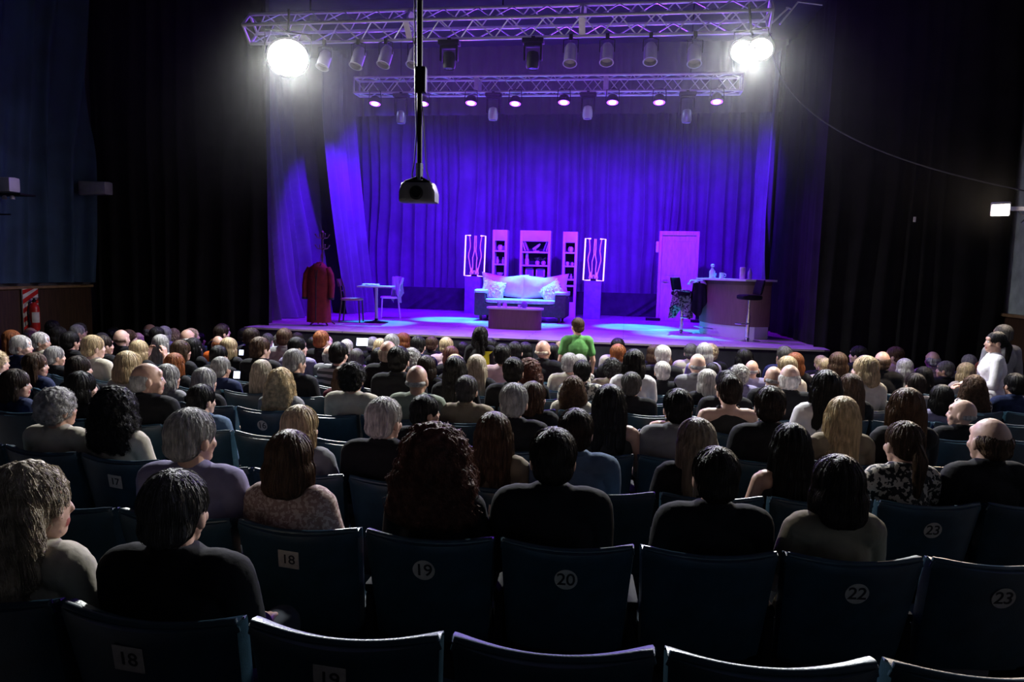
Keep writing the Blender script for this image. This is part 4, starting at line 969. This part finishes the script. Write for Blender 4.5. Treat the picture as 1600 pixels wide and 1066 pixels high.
# hair, modelled round the skull centre
def hair_mesh(style):
    bm = bmesh.new(); curly = style in 'cqv'; nst = 900; steps = 7; sl = .022; amp = .0035
    if style in 'su': ell(bm, (0, -.010, .028), (.084, .098, .092)); ell(bm, (0, -.045, -.03), (.072, .062, .055)); nst, steps, sl = 900, 4, .016
    if style == 'p': ell(bm, (0, -.010, .028), (.082, .098, .090)); ell(bm, (0, -.04, -.02), (.07, .06, .05)); caps(bm, (0, -.10, .0), (0, -.135, -.05), .028, .032); caps(bm, (0, -.135, -.05), (0, -.125, -.22), .034, .014); sl = .026
    if style == 'u': ell(bm, (0, -.112, .045), (.042, .036, .040))
    if style == 'B': ell(bm, (0, -.028, -.002), (.0835, .082, .060)); ell(bm, (0, -.050, -.045), (.070, .058, .040)); nst, steps, sl = 500, 3, .012
    if style == 'N': ell(bm, (0, -.034, -.02), (.0785, .0715, .035)); nst, steps, sl, amp = 120, 2, .006, .001
    if style == 'm': ell(bm, (0, -.010, .026), (.090, .101, .098)); ell(bm, (0, -.040, -.05), (.098, .078, .085)); caps(bm, (-.03, -.06, -.09), (.03, -.06, -.09), .055); caps(bm, (-.072, .01, -.03), (-.072, .005, -.10), .026); caps(bm, (.072, .01, -.03), (.072, .005, -.10), .026); steps = 9
    if style == 'l':
        ell(bm, (0, -.010, .026), (.088, .101, .098))
        for s in (-1, 0, 1): caps(bm, (s*.045, -.045, -.02), (s*.060, -.062, -.25), .050, .034)
        caps(bm, (-.04, -.06, -.12), (.04, -.06, -.12), .042)
        for s in (-1, 1): caps(bm, (s*.074, .0, .0), (s*.088, .0, -.17), .028, .018)
        steps, sl = 12, .027
    if style == 'v':
        ell(bm, (0, -.014, .018), (.094, .106, .110))
        for s in (-1, -.4, .4, 1): caps(bm, (s*.05, -.04, -.02), (s*.095, -.055, -.24), .056, .042)
        caps(bm, (-.06, -.05, -.14), (.06, -.05, -.14), .045)
        for s in (-1, 1): caps(bm, (s*.078, .0, .0), (s*.10, .005, -.18), .034, .026)
        steps, sl, nst, amp = 12, .025, 1000, .008
    if style == 'c':
        ell(bm, (0, -.022, .028), (.112, .115, .118)); ell(bm, (0, -.045, -.08), (.140, .095, .13)); ell(bm, (0, -.04, -.17), (.15, .075, .08)); steps, sl, nst, amp = 9, .022, 1300, .014
        for s in (-1, 1): ell(bm, (s*.085, -.01, -.08), (.05, .06, .11))
    if style == 'q': ell(bm, (0, -.016, .026), (.100, .108, .106)); ell(bm, (0, -.045, -.03), (.086, .072, .06)); steps, sl, nst, amp = 4, .018, 1000, .011
    me = remeshed(bm, 'hair', .0065, 2)
    def hd(p):
        if curly: return amp*noise.noise(p*38)+amp*.5*noise.noise(p*80)
        a_ = math.atan2(p.x, -p.y)
        return amp*noise.noise(V(a_*9, p.z*7, 1.7))+amp*.6*noise.noise(V(a_*26, p.z*10, 5))
    displace(me, hd)
    me.update()
    bmh = bmesh.new(); bmh.from_mesh(me); tree = BVHTree.FromBMesh(bmh); bmh.faces.ensure_lookup_table()
    rr = random.Random(ord(style)); faces = bmh.faces; nf = len(faces); seeds = []
    while len(seeds) < nst:
        f = faces[rr.randrange(nf)]
        c = f.calc_center_median()
        if c.y > .07 and c.z < .03: continue
        if style in 'lvm' and c.z < -.12: continue
        seeds.append(c.copy())
    rad = .0011
    for c in seeds:
        pts = []; p = c.copy(); w_ = rr.uniform(.0, .005 if not curly else .012); ph = rr.uniform(0, 6.28)
        whorl = V(0, -.04, .12); d = (p-whorl); d = V(d.x, d.y, d.z-.05*1)
        for k in range(steps):
            loc, nrm, _, _ = tree.find_nearest(p)
            if loc is None: break
            q = loc+nrm*(.0008+w_*(k/steps))
            if curly: q += V(math.cos(ph+k*1.5), math.sin(ph+k*1.5), math.sin(ph*2+k*1.5)*.6)*(amp*.55)
            pts.append(q); g = V(0, 0, -1)+d.normalized()*.5; g = g-nrm*g.dot(nrm)
            if g.length < .05: g = nrm.orthogonal()
            p = loc+g.normalized()*sl
        if len(pts) < 2: continue
        a = (pts[1]-pts[0]).orthogonal().normalized() if (pts[1]-pts[0]).length > 1e-6 else V(1, 0, 0)
        ring0 = None
        for k, q in enumerate(pts):
            t = (pts[min(k+1, len(pts)-1)]-pts[max(k-1, 0)])
            if t.length < 1e-6: t = V(0, 0, -1)
            t.normalize(); a = a-t*a.dot(t)
            if a.length < 1e-4: a = t.orthogonal()
            a.normalize(); b_ = t.cross(a); r = rad*(1-.6*k/len(pts))
            ring = [bmh.verts.new(q+(a*math.cos(x)+b_*math.sin(x))*r) for x in (0, 2.09, 4.19)]
            if ring0:
                for m_ in range(3): bmh.faces.new((ring0[m_], ring0[(m_+1) % 3], ring[(m_+1) % 3], ring[m_])).smooth = True
            ring0 = ring
    bmh.to_mesh(me); bmh.free(); me.materials.append(M['hair_curly' if curly else 'hair']); return me

print('t before hair', time.time()-T0)
HAIR = {s: hair_mesh(s) for s in 'sBNlmcqupv'}
print('t hair', time.time()-T0)
TURN = {'0': 0, 'L': R_(48), 'R': R_(-48), 'l': R_(20), 'r': R_(-20)}
BODY, TOP = {}, {}
def body_mesh(f, tn, pose):
    k = (f, tn, pose)
    if k not in BODY: BODY[k] = make_body(f, TURN[tn], pose)
    return BODY[k]
def top_mesh(f, kind, pose, tc):
    k = (f, kind, pose, TMAT.get(tc, 'cloth'))
    if k not in TOP:
        b0 = (f, kind, pose, 'cloth')
        if b0 not in TOP: TOP[b0] = make_top(f, kind, pose)
        if k != b0: m_ = TOP[b0].copy(); m_.materials.clear(); m_.materials.append(M[k[3]]); TOP[k] = m_
    return TOP[k]
TROUSERS, SHOES = make_trousers(), make_shoe()
def part(name, me, parent, color=None, loc=None, rot=None):
    o = bpy.data.objects.new(name, me); C.objects.link(o); o.parent = parent
    if color: o.color = (*color, 1)
    if loc: o.location = loc
    if rot: o.rotation_euler = rot
    return o
def person(x, y, z, rz, scale, style, hc, tc, tn, pose, label, sk='a', group=None):
    f = style in 'lmcupv'
    t = thing('person', label, 'person', (x, y, z), rz, group); t.scale = (scale,)*3
    part('body', body_mesh(f, tn, pose), t, SKINS[sk])
    kind = 'bare' if tc == 'u' else ('long' if (tc in 'kngdt' and style in 'sBlN') or tc in 'fq' else 'tee')
    part('top', top_mesh(f, kind, pose, tc), t, TCOL.get(tc, (.3, .3, .3)))
    part('trousers', TROUSERS, t); part('shoes', SHOES, t)
    rr = random.Random(int(x*1000)+int(y*77))
    c = HCOL[hc]; k = rr.uniform(.85, 1.15)
    h_ = part('hair', HAIR[style], t, tuple(v*k for v in c), HC, (0, 0, TURN[tn]))
    h_.scale = (1.04*HS, 1.03*HS, 1.02*HS) if style in 'slmv' else (HS,)*3
    return t

# audience: photo x of the head, y of its top, style, hair colour, top colour, head turn
AUD = '''
35 735 v a c R|272 745 s s k 0|
450 680 m b j 0|680 680 c e k 0|872 676 s d k 0|1128 706 s d k 0|1325 720 m d t 0|
297 645 s g l r|600 626 s w k r|775 650 l b t 0|883 643 s d d 0|467 639 m l g r|1096 660 l a k l|1246 668 l k u 0|1428 663 p b f 0|1540 656 B b k 0|1592 640 s k k 0|
85 612 q g c r|172 614 c k c 0|314 626 s k d r|664 621 s k k R|955 606 l k u 0|1063 612 s k g 0|1213 608 s d k r|1324 625 l l t r|1385 611 l b k r|1512 632 N g k L|
11 582 m d n R|120 584 m k k r|226 569 B g k R|316 590 m g k r|438 579 v l g 0|491 579 m b m 0|586 573 q k c 0|667 573 N g s 0|730 590 s s t 0|787 587 v b c l|803 603 s g k 0|836 600 m b k R|852 579 s s k r|958 563 q k t 0|1062 616 s k u L|
1039 567 w w k 0|1109 580 m w k l|1147 589 s d u 0|1180 583 s k k l|1221 574 N g k 0|1257 572 B w k r|1295 583 l k w 0|1343 588 l b k 0|1436 586 s d g 0|1478 605 m k l r|1530 590 v b f r|1593 586 s k n 0|
83 557 l b n R|163 563 m d k R|113 556 s g k r|263 561 m l c r|258 572 m g g r|323 558 l r k 0|344 560 s g n r|407 565 l a k 0|401 543 l b r r|456 548 s g k r|525 537 s k x 0|513 541 B g g 0|566 551 l s c 0|592 546 m k k 0|628 556 l k k 0|659 558 m d k 0|702 557 s k k 0|720 556 l a k 0|688 555 m l k 0|775 556 q w c 0|812 565 c e k 0|824 556 l b k 0|876 564 s k h 0|893 554 s g c r|906 556 m g h 0|956 552 s g c 0|1035 551 l b c 0|1094 554 N g g 0|1114 569 s k c 0|1178 564 N g l r|1159 573 q g l 0|1213 559 m l c 0|1238 560 s l c 0|1269 552 m b k 0|1299 556 s w k L|1329 549 B b k r|1359 560 m l c L|1393 574 l k k 0|1390 562 m w c 0|1435 565 s s k L|1458 568 m l c r|1518 572 l r t 0|1532 560 v r w r|1504 565 m r w L|1585 572 s k r r|1344 577 m k k 0|1298 581 m k w 0|
8 555 q l w R|60 529 s w n R|58 521 s w c R|70 515 B g w R|14 518 l r o R|81 512 m k g R|103 504 s k k 0|121 507 q s k r|105 520 s k k 0|147 511 s g u r|175 512 m k k 0|186 516 N b k 0|202 518 s k k 0|224 519 l b k R|158 526 u d k r|177 529 s s k r|192 530 s l c r|246 508 B g k R|264 514 s k k 0|277 516 q l k 0|276 525 N r k 0|299 516 N w k 0|248 525 l g c 0|214 534 m l k 0|195 552 m l c 0|278 534 l b k r|329 516 m g l 0|344 507 s d y R|370 519 s l k R|381 514 s k n R|411 513 s d k r|426 516 s d k r|415 522 s s l 0|403 529 s b k r|392 529 B r o L|445 520 s g w 0|459 521 s d k r|490 517 s b g 0|490 526 q s g 0|507 525 B w g 0|530 520 s r k 0|462 529 s k l R|316 528 s k d 0|298 530 l k k 0|354 530 m l k R|338 542 s k k 0|
610 524 s g k 0|606 530 B a k 0|629 522 m r k r|620 536 s w k 0|652 527 s k n 0|652 534 m l k 0|674 527 s b k 0|697 529 s l p 0|676 540 m b k 0|699 543 m e k 0|638 547 q g w 0|724 536 s k k 0|581 528 s g k 0|560 541 s k k 0|782 531 s k k 0|785 540 s k p 0|804 536 s k k 0|821 537 m k m 0|847 530 N a k r|862 539 l k k 0|878 536 q l k 0|908 549 s k k 0|941 539 s r k r|965 530 s k c 0|986 546 m k w 0|
1016 541 s w k 0|1031 541 m b k 0|1066 536 m g l 0|1080 539 s s c 0|1111 540 q l k 0|1124 546 l k k 0|1161 541 s s n 0|1152 550 q k c l|1193 553 s l k 0|1222 553 m r k 0|1246 556 s l k 0|1293 541 s k k L|1378 541 s b p L|1409 549 B g q 0|1472 555 s g s r|
548 531 s k k 0
'''
STAND = []
people = []
for tok in AUD.replace('\n', '').split('|'):
    p = tok.split()
    if len(p) < 6: continue
    style = p[2] if p[2] != 'w' else 's'
    people.append(dict(px=float(p[0]), py=float(p[1]), st=style, hc=p[3], tc=p[4], tn=p[5]))
PHONES = {(105, 520): 'low', (214, 534): 'phone', (354, 530): 'low', (548, 531): 'phone', (445, 520): 'low', (1147, 589): 'low', (344, 560): 'low', (1128, 706): '', (415, 522): 'phone'}
# assign each head to a row: smallest height error without overlapping a neighbour of that row
def pred(k, px):
    r = ray(px, 0.0)
    # x of the row at this photo column, by iteration
    y = ROWY[k]; x = 0
    for _ in range(12):
        p = on_y(px, 700, y+.155); x = p.x; y = row_y(k, x)
    for _ in range(4):
        q = proj((x, y+.155, ZF[k]+1.25)); x += (px-q[0])*q[2]/FPX; y = row_y(k, x)
    q = proj((x, y+.155, ZF[k]+1.25)); return x, y, q[1], q[2]
for P in people:
    P['c'] = [(k,)+pred(k, P['px']) for k in range(11)]
for P in people:
    P['o'] = {}
    for k, x, y, yy, d in P['c']:
        if XL+.45 < x < XR-.35: P['o'][k] = (x, y, (yy-P['py'])*d/FPX)
people = [P for P in people if P['o']]
FORCE = {(35, 735): 0, (272, 745): 0, (297, 645): 1, (450, 680): 1, (680, 680): 1, (872, 676): 1, (1128, 706): 1, (1325, 720): 1, (85, 612): 2, (172, 614): 2, (467, 639): 2, (600, 626): 2, (775, 650): 2, (883, 643): 2, (1096, 660): 2, (1246, 668): 2, (1428, 663): 2, (1540, 656): 2, (1592, 640): 2, (314, 626): 3, (120, 584): 3, (226, 569): 3, (316, 590): 4, (407, 565): 5, (323, 558): 5, (263, 561): 5, (401, 543): 7, (258, 572): 4, (11, 582): 3, (83, 557): 4, (163, 563): 4, (438, 579): 4, (491, 579): 5, (667, 573): 4, (113, 556): 5, (586, 573): 4, (344, 560): 5, (1512, 632): 4, (456, 548): 5, (664, 621): 3, (955, 606): 3, (1063, 612): 3, (1213, 608): 3, (1324, 625): 3, (1385, 611): 3}
for P in people:
    k = FORCE.get((int(P['px']), int(P['py'])))
    if k is not None and k in P['o']: P['o'] = {k: P['o'][k]}
def rcost(P, k): r = P['o'][k][2]+.03; return (r/.10)**2+(max(0, abs(r)-.14)/.025)**2
def ocost(P, k):
    t = 0; x = P['o'][k][0]
    for Q in rows_[k]:
        if Q is not P:
            g = abs(x-Q['o'][k][0])
            if g < .46: t += ((.46-g)/.10)**2*1.3
    return t
rows_ = {k: [] for k in range(11)}
for P in people: P['k'] = min(P['o'], key=lambda k: rcost(P, k)); rows_[P['k']].append(P)
for it in range(12):
    ch = 0
    for P in people:
        k0 = P['k']; best = min(P['o'], key=lambda k: rcost(P, k)+ocost(P, k))
        if best != k0 and rcost(P, best)+ocost(P, best) < rcost(P, k0)+ocost(P, k0)-1e-6:
            rows_[k0].remove(P); rows_[best].append(P); P['k'] = best; ch += 1
    if not ch: break
for P in people: P['x'], P['y'], P['res'] = P['o'][P['k']]
people = [P for P in people if 'k' in P]

# seat grid of every row: phase fitted to the heads that sit in it
PITCH_ = .555
def arc_s(k, x): return ROWR[k]*math.asin((x-XC)/ROWR[k])
def arc_x(k, s): return XC+ROWR[k]*math.sin(s/ROWR[k])
phase = {}
for k in range(11):
    if k == 0: phase[k] = arc_s(0, -.423)+PITCH_/2; continue
    if k == 1: phase[k] = arc_s(1, .092)+PITCH_/2; continue
    if k == 2: phase[k] = arc_s(2, on_z(1462, 797, EYE-1.155).x); continue
    S_ = [arc_s(k, P['x']) for P in people if P['k'] == k]
    phase[k] = min((sum(min((s-a) % PITCH_, (a-s) % PITCH_)**2 for s in S_), a) for a in [i*PITCH_/40 for i in range(40)])[1]
# snap people to seats (one per seat)
taken = {k: {} for k in range(11)}
print('bad', [(P['px'], P['py'], P['k'], round(P['res'], 2)) for P in people if abs(P['res']) > .15], {k: len(v) for k, v in rows_.items()})
for k in range(11):
    row = sorted([P for P in people if P['k'] == k], key=lambda P: P['x'])
    best = {-10**6: (0, [])}                     # cheapest one-person-per-seat layout, left to right
    for P in row:
        sp = arc_s(k, P['x']); c0 = round((sp-phase[k])/PITCH_); nxt = {}
        for n in range(c0-3, c0+4):
            opts = [(c+(phase[k]+n*PITCH_-sp)**2, L) for m, (c, L) in best.items() if m < n]
            if opts:
                c, L = min(opts, key=lambda o: o[0]); nxt[n] = (c, L+[n])
        best = nxt
    if not best: continue
    for P, n in zip(row, min(best.values(), key=lambda o: o[0])[1]):
        taken[k][n] = P; sc = phase[k]+n*PITCH_; s = arc_s(k, P['x']); s = max(sc-.15, min(sc+.15, s))
        P['x'] = arc_x(k, s); P['y'] = row_y(k, P['x']); P['n'] = n

ORD = ['nearest row', 'second nearest row', 'third nearest row', 'fourth nearest row', 'fifth nearest row', 'middle row', 'fifth row from stage', 'fourth row from stage', 'third row from stage', 'second row from stage', 'front row']
MARK = [(-999, 75, 'by the left wall'), (75, 190, 'below the grey speaker'), (190, 300, 'before the left curtain'), (300, 410, 'left of the stage'), (410, 540, 'below the red coat'), (540, 640, 'below the cafe table'), (640, 735, 'left of the sofa'), (735, 870, 'below the coffee table'), (870, 960, 'below the right neon sign'), (960, 1045, 'left of the set door'), (1045, 1120, 'below the set door'), (1120, 1210, 'below the bar'), (1210, 1300, 'by the stage corner'), (1300, 1420, 'before the right curtain'), (1420, 1520, 'towards the right wall'), (1520, 2999, 'by the right wall')]
def mark(px):
    for a, b_, s in MARK:
        if a <= px < b_: return s
def desc(P):
    h = SNAME[P['st']]; h = h % HNAME[P['hc']] if '%s' in h else h
    return 'person, %s, %s top' % (h, TNAME[P['tc']])
seen = {}
for P in people: seen.setdefault((desc(P), mark(P['px']), P['k']), []).append(P)
for (dd, mm, k), L in seen.items():
    L.sort(key=lambda P: P['px'])
    for i, P in enumerate(L):
        pre = '' if len(L) == 1 else (('left one, ', 'right one, ')[i] if len(L) == 2 else ('left one, ', 'middle one, ', 'right one, ')[min(i, 2)])
        P['label'] = '%s, %s%s, %s' % (dd, pre, ORD[k], mm)
for P in people:
    k = P['k']; res = max(-.11, min(.12, P['res'])); scale = (1.25+res)/1.25
    pose = PHONES.get((int(P['px']), int(P['py'])), '') or 'lap'
    if k == 0: pose = 'lap'
    tn = P['tn']
    if pose != 'lap': tn = '0'
    rr = random.Random(int(P['px']*3+P['py'])); body_rz = row_rz(k, P['x'])+R_(rr.uniform(-5, 5))
    P['root'] = person(P['x'], P['y']+.02, ZF[k], body_rz, scale, P['st'], P['hc'], P['tc'], tn, pose, P['label'], rr.choice('abcc') )
    P['scale'] = scale
    if P['hc'] == 'e' and k == 1:
        for c in P['root'].children:
            if c.name.startswith('hair'): c.scale = (HS*1.2, HS*1.05, HS*1.06)
print('t people', time.time()-T0)
print('people', len(people), {k: len(v) for k, v in taken.items()})

# phones held up
def phone(px, py, w_px, h_px, d, label, m_='screen_white', rot=0):
    r = ray(px, py); p = EYEP+r*(d/r.dot(FW)*1.0); w_, h = w_px*d/FPX, h_px*d/FPX
    t = thing('smartphone', label, 'phone', p, YAW*0, None)
    t.rotation_euler = (R_(-12), R_(rot), R_(4))
    bm = bmesh.new(); box(bm, (0, .005, 0), (w_+.008, .009, h+.008), bevel=.003); finish('case', bm, 'phone_case', t)
    bm = bmesh.new(); box(bm, (0, -.0012, 0), (w_, .002, h)); finish('screen', bm, m_, t)
def pd(px0, py0):
    for P in people:
        if int(P['px']) == px0 and int(P['py']) == py0: return proj((P['x'], P['y']+.60, 1.2))[2]
    return 8
phone(139, 553, 16, 9, pd(105, 520), 'glowing phone held low by the dark-haired person at far left', rot=5)
phone(220, 555, 10, 14, pd(214, 534), 'violet-lit phone held up in front of the left black curtain', 'screen_violet')
phone(431, 544, 11, 18, pd(415, 522), 'bright upright phone screen held up below the left stage corner')
phone(566, 534.5, 18, 12, pd(548, 531), 'bright sideways phone filming the stage below the cafe table')
phone(377, 551, 7, 8, pd(354, 530), 'small glowing phone beside the orange shirt')
phone(370, 586, 10, 11, pd(344, 560), 'small glowing phone beside the navy shirt')
phone(1131, 643, 15, 6, proj((0, 0, 0))[2]*0+6.6, 'phone glowing below the bar, held low in the dark rows')

# ------------------------------------------------------------------ lay out the seats
PLATES = {(1, 470): ('18', 'sq'), (1, 674): ('19', 'disc'), (1, 887): ('20', 'disc'), (1, 1348): ('22', 'disc'), (1, 1590): ('23', 'disc'), (0, 235): ('18', 'sq'), (0, 520): ('19', 'sq'), (2, 1455): ('23', 'disc'), (2, 760): ('20', 'sq'), (2, 130): ('17', 'sq'), (3, 720): ('19', 'disc'), (4, 420): ('16', 'disc'), (5, 1508): ('24', 'sq')}
digit_cache = {}
def digits(txt):
    if txt not in digit_cache:
        cu = bpy.data.curves.new('txt', 'FONT'); cu.body = txt; cu.size = .076; cu.extrude = .0006; cu.offset = .0007; cu.align_x = 'CENTER'; cu.align_y = 'CENTER'; cu.space_character = .95
        o = bpy.data.objects.new('txt', cu); C.objects.link(o); dg = bpy.context.evaluated_depsgraph_get(); dg.update()
        me = bpy.data.meshes.new_from_object(o.evaluated_get(dg)); me.name = 'numerals'; bpy.data.objects.remove(o)
        me.materials.clear(); me.materials.append(M['plate_ink']); digit_cache[txt] = me
    return digit_cache[txt]
nchair = 0
for k in range(11):
    s0, s1 = arc_s(k, XL+.35), arc_s(k, XR-.3)
    n0, n1 = math.ceil((s0-phase[k])/PITCH_), math.floor((s1-phase[k])/PITCH_)
    for n in range(n0, n1+1):
        x = arc_x(k, phase[k]+n*PITCH_); y = row_y(k, x); q = proj((x, y, ZF[k]+.85))
        if q[2] < .5 or q[0] < -FPX*.24/q[2] or q[0] > 1600+FPX*.24/q[2] or q[1] > 1100: continue
        pl = None
        for (kk, px), v in PLATES.items():
            if kk == k and abs(q[0]-px) < .26*FPX/q[2]: pl = v
        who = taken[k].get(n)
        if pl: lab, grp = 'dark blue theatre seat numbered %s, %s, %s' % (pl[0], ORD[k], mark(q[0])), None
        else:
            lab = '%s dark blue theatre seat, %s, %s' % ('occupied' if who else 'empty', ORD[k], mark(q[0])); grp = 'theatre seats: ' + lab
        c = copy_thing(CH, CH_PARTS, (x, y, ZF[k]), row_rz(k, x), lab, grp); nchair += 1
        if pl:
            bm = bmesh.new(); big = (.046 if k else .048)
            if pl[1] == 'sq': box(bm, (0, 0, 0), (.088, .003, .082), bevel=.001)
            else: lathe(bm, [(.002, -.0015), (.045, -.0015), (.045, .0015), (.002, .0015)], seg=40, rot=Matrix.Rotation(R_(90), 3, 'X'))
            rot = (R_(13), R_(4 if pl[1] == 'sq' else 0), 0); off = {(1, '18'): -.02, (1, '19'): -.01, (0, '18'): -.03, (0, '19'): -.02}.get((k, pl[0]), .0)
            zp = .735 if k else .755
            yy = -.0376 - .016 + .11*(1-(zp-.385)/.47) + .035*(off/.26)**2 - .004
            pt_ = finish('number_plate', bm, 'plate_white', c, loc=(off, yy, zp), rot=rot)
            dd = part('numerals', digits(pl[0]), pt_, None, (0, -.0024, 0), (R_(90), 0, 0))
            if pl[1] == 'sq': dd.scale = (.8, .8, .8)
print('t chairs', time.time()-T0)
print('chairs', nchair)
for c in CH_PARTS: bpy.data.objects.remove(c)
bpy.data.objects.remove(CH)

# ------------------------------------------------------------------ standing people
def standing(x, y, z, rz, scale, style, hc, tc, turn, label, f=True, arms='down', sk='a', vest=False):
    t = thing('person', label, 'person', (x, y, z), rz); t.scale = (scale,)*3
    hc_ = V(0, .0, 1.555); T = Matrix.Translation(hc_) @ Matrix.Rotation(turn, 4, 'Z')
    sh = .15 if not f else .132
    if arms == 'down': J = {'shL': V(-sh-.03, -.01, 1.36), 'shR': V(sh+.03, -.01, 1.36), 'elL': V(-sh-.09, -.02, 1.09), 'elR': V(sh+.09, -.02, 1.09), 'wrL': V(-sh-.08, .08, .86), 'wrR': V(sh+.08, .08, .86)}
    else: J = {'shL': V(-sh-.03, -.01, 1.36), 'shR': V(sh+.03, -.01, 1.36), 'elL': V(-sh-.10, .02, 1.10), 'elR': V(sh+.10, .02, 1.10), 'wrL': V(-.09, .24, 1.08), 'wrR': V(.10, .25, 1.05)}
    def torso(bm, i, legs=True):
        ell(bm, (0, 0, .95), (.165+i, .12+i, .13+i)); ell(bm, (0, 0, 1.10), ((.145 if not f else .13)+i, .105+i, .15+i)); ell(bm, (0, 0, 1.26), ((.17 if not f else .15)+i, .112+i, .16+i))
        caps(bm, (-sh, -.01, 1.365), (sh, -.01, 1.365), .056+i); ell(bm, (0, -.01, 1.39), (sh*.7+i, .058+i, .05+i)); caps(bm, (0, 0, .98), (0, 0, 1.28), .1+i)
        if f:
            for s in (-1, 1): ell(bm, (s*.07, .08, 1.24), (.055+i, .040+i, .055+i), sub=2)
    def legs(bm, i):
        for s in (-1, 1): caps(bm, (s*.085, 0, .88), (s*.10, .01, .48), .085+i, .058+i); caps(bm, (s*.10, .01, .48), (s*.10, -.02, .09), .056+i, .038+i)
    bm = bmesh.new(); torso(bm, 0); legs(bm, 0); arm_prims(bm, J, f); head_prims(bm, T); caps(bm, (0, -.01, 1.39), (0, -.005, 1.50), .05, .048)
    for s, k in (('L', -1), ('R', 1)):
        d = J['wr'+s]-J['el'+s]; hand_prims(bm, J['wr'+s], d, V(-k, 0, 0) if arms == 'down' else V(0, 0, -1), k if arms != 'down' else -1, .5); caps(bm, (k*.10, -.03, .04), (k*.11, .14, .03), .037, .03)
    me = remeshed(bm, 'body', VOX, 2); me.materials.append(M['skin']); paint_face(me, T); part('body', me, t, SKINS[sk])
    bm = bmesh.new(); torso(bm, .016); arm_prims(bm, J, f, .016, 1 if tc in 'wg' else .6, tc in 'wg'); me = remeshed(bm, 'top', .009, 1)
    displace(me, lambda p: .008*noise.noise(p*8)+.004*noise.noise(V(p.x*20, p.y*9, p.z*7)))
    me.materials.append(M['cloth']); part('top', me, t, TCOL[tc])
    if vest:
        bm = bmesh.new(); torso(bm, .024); me = remeshed(bm, 'vest', .01, 1)
        b2_ = bmesh.new(); b2_.from_mesh(me); bmesh.ops.delete(b2_, geom=[v for v in b2_.verts if v.co.x < .07 and v.co.y < .4 or v.co.z > 1.36], context='VERTS'); b2_.to_mesh(me); b2_.free()
        me.materials.append(M['cloth']); part('vest', me, t, TCOL['z'])
    bm = bmesh.new(); legs(bm, .014); ell(bm, (0, 0, .92), (.178, .132, .10)); me = remeshed(bm, 'trousers', .011, 1); me.materials.append(M['denim_dark']); part('trousers', me, t)
    bm = bmesh.new()
    for s in (-1, 1): caps(bm, (s*.10, -.03, .045), (s*.11, .14, .038), .046, .037)
    me = remeshed(bm, 'shoes', .009, 1); me.materials.append(M['shoe']); part('shoes', me, t)
    part('hair', HAIR[style], t, HCOL[hc], hc_, (0, 0, turn))
    return t
def stand_at(px, py, k, H, **kw):
    """stands in the row k; H is the body height"""
    y = ROWY[k]
    for _ in range(8): p = on_y(px, py, y+.5); y = row_y(k, p.x)
    z = p.z-H
    return dict(x=p.x, y=y+.5, z=ZF[k], scale=(p.z-ZF[k])/1.665)
for args in (dict(px=903, py=497, k=8, rz=R_(10), style='s', hc='b', tc='v', turn=R_(20), label='person in bright green shirt standing in front of the stage right of the sofa', f=True),
             dict(px=752, py=512, k=7, rz=R_(-10), style='v', hc='k', tc='k', turn=R_(-30), label='person with long black hair standing in the dark before the coffee table', f=True, vest=True),
             dict(px=1557, py=519, k=6, rz=R_(75), style='p', hc='k', tc='w', turn=R_(10), label='smiling person in white blouse standing side-on near the right wall', f=True, arms='front'),
             dict(px=1568, py=508, k=7, rz=R_(20), style='s', hc='s', tc='g', turn=R_(10), label='person in grey shirt standing behind the white blouse near the right wall', f=False)):
    g = stand_at(args.pop('px'), args.pop('py'), args.pop('k'), 1.66)
    standing(g['x'], g['y'], g['z'], args.pop('rz'), g['scale'], **args); print('stand', g)

# added volume standing in for lamp glare under the rig, thinning out downwards
hm = bpy.data.materials.new('glare_volume'); hm.use_nodes = True; nt = hm.node_tree; nt.nodes.remove(nt.nodes['Principled BSDF'])
vsc = nt.nodes.new('ShaderNodeVolumeScatter'); vsc.inputs['Anisotropy'].default_value = .6
tc = nt.nodes.new('ShaderNodeTexCoord'); sx = nt.nodes.new('ShaderNodeSeparateXYZ'); nt.links.new(tc.outputs['Object'], sx.inputs[0])
mr = nt.nodes.new('ShaderNodeMapRange'); mr.interpolation_type = 'SMOOTHSTEP'
mr.inputs[1].default_value = 2.6; mr.inputs[2].default_value = 6.2; mr.inputs[3].default_value = 0; mr.inputs[4].default_value = .008
nt.links.new(sx.outputs['Z'], mr.inputs[0]); nt.links.new(mr.outputs[0], vsc.inputs['Density']); nt.links.new(vsc.outputs[0], nt.nodes['Material Output'].inputs['Volume']); M['glare_volume'] = hm
hm.cycles.volume_step_rate = 3.0
bm = bmesh.new(); box(bm, (-2.4, 10.2, 4.92), (13.3, 3.2, 4.65)); hz = finish('glare_volume', bm, 'glare_volume', smooth=False); hz['kind'] = 'stuff'; hz['label'] = 'added volume imitating the glare of the floodlights under the front truss'; hz['category'] = 'glare_volume'
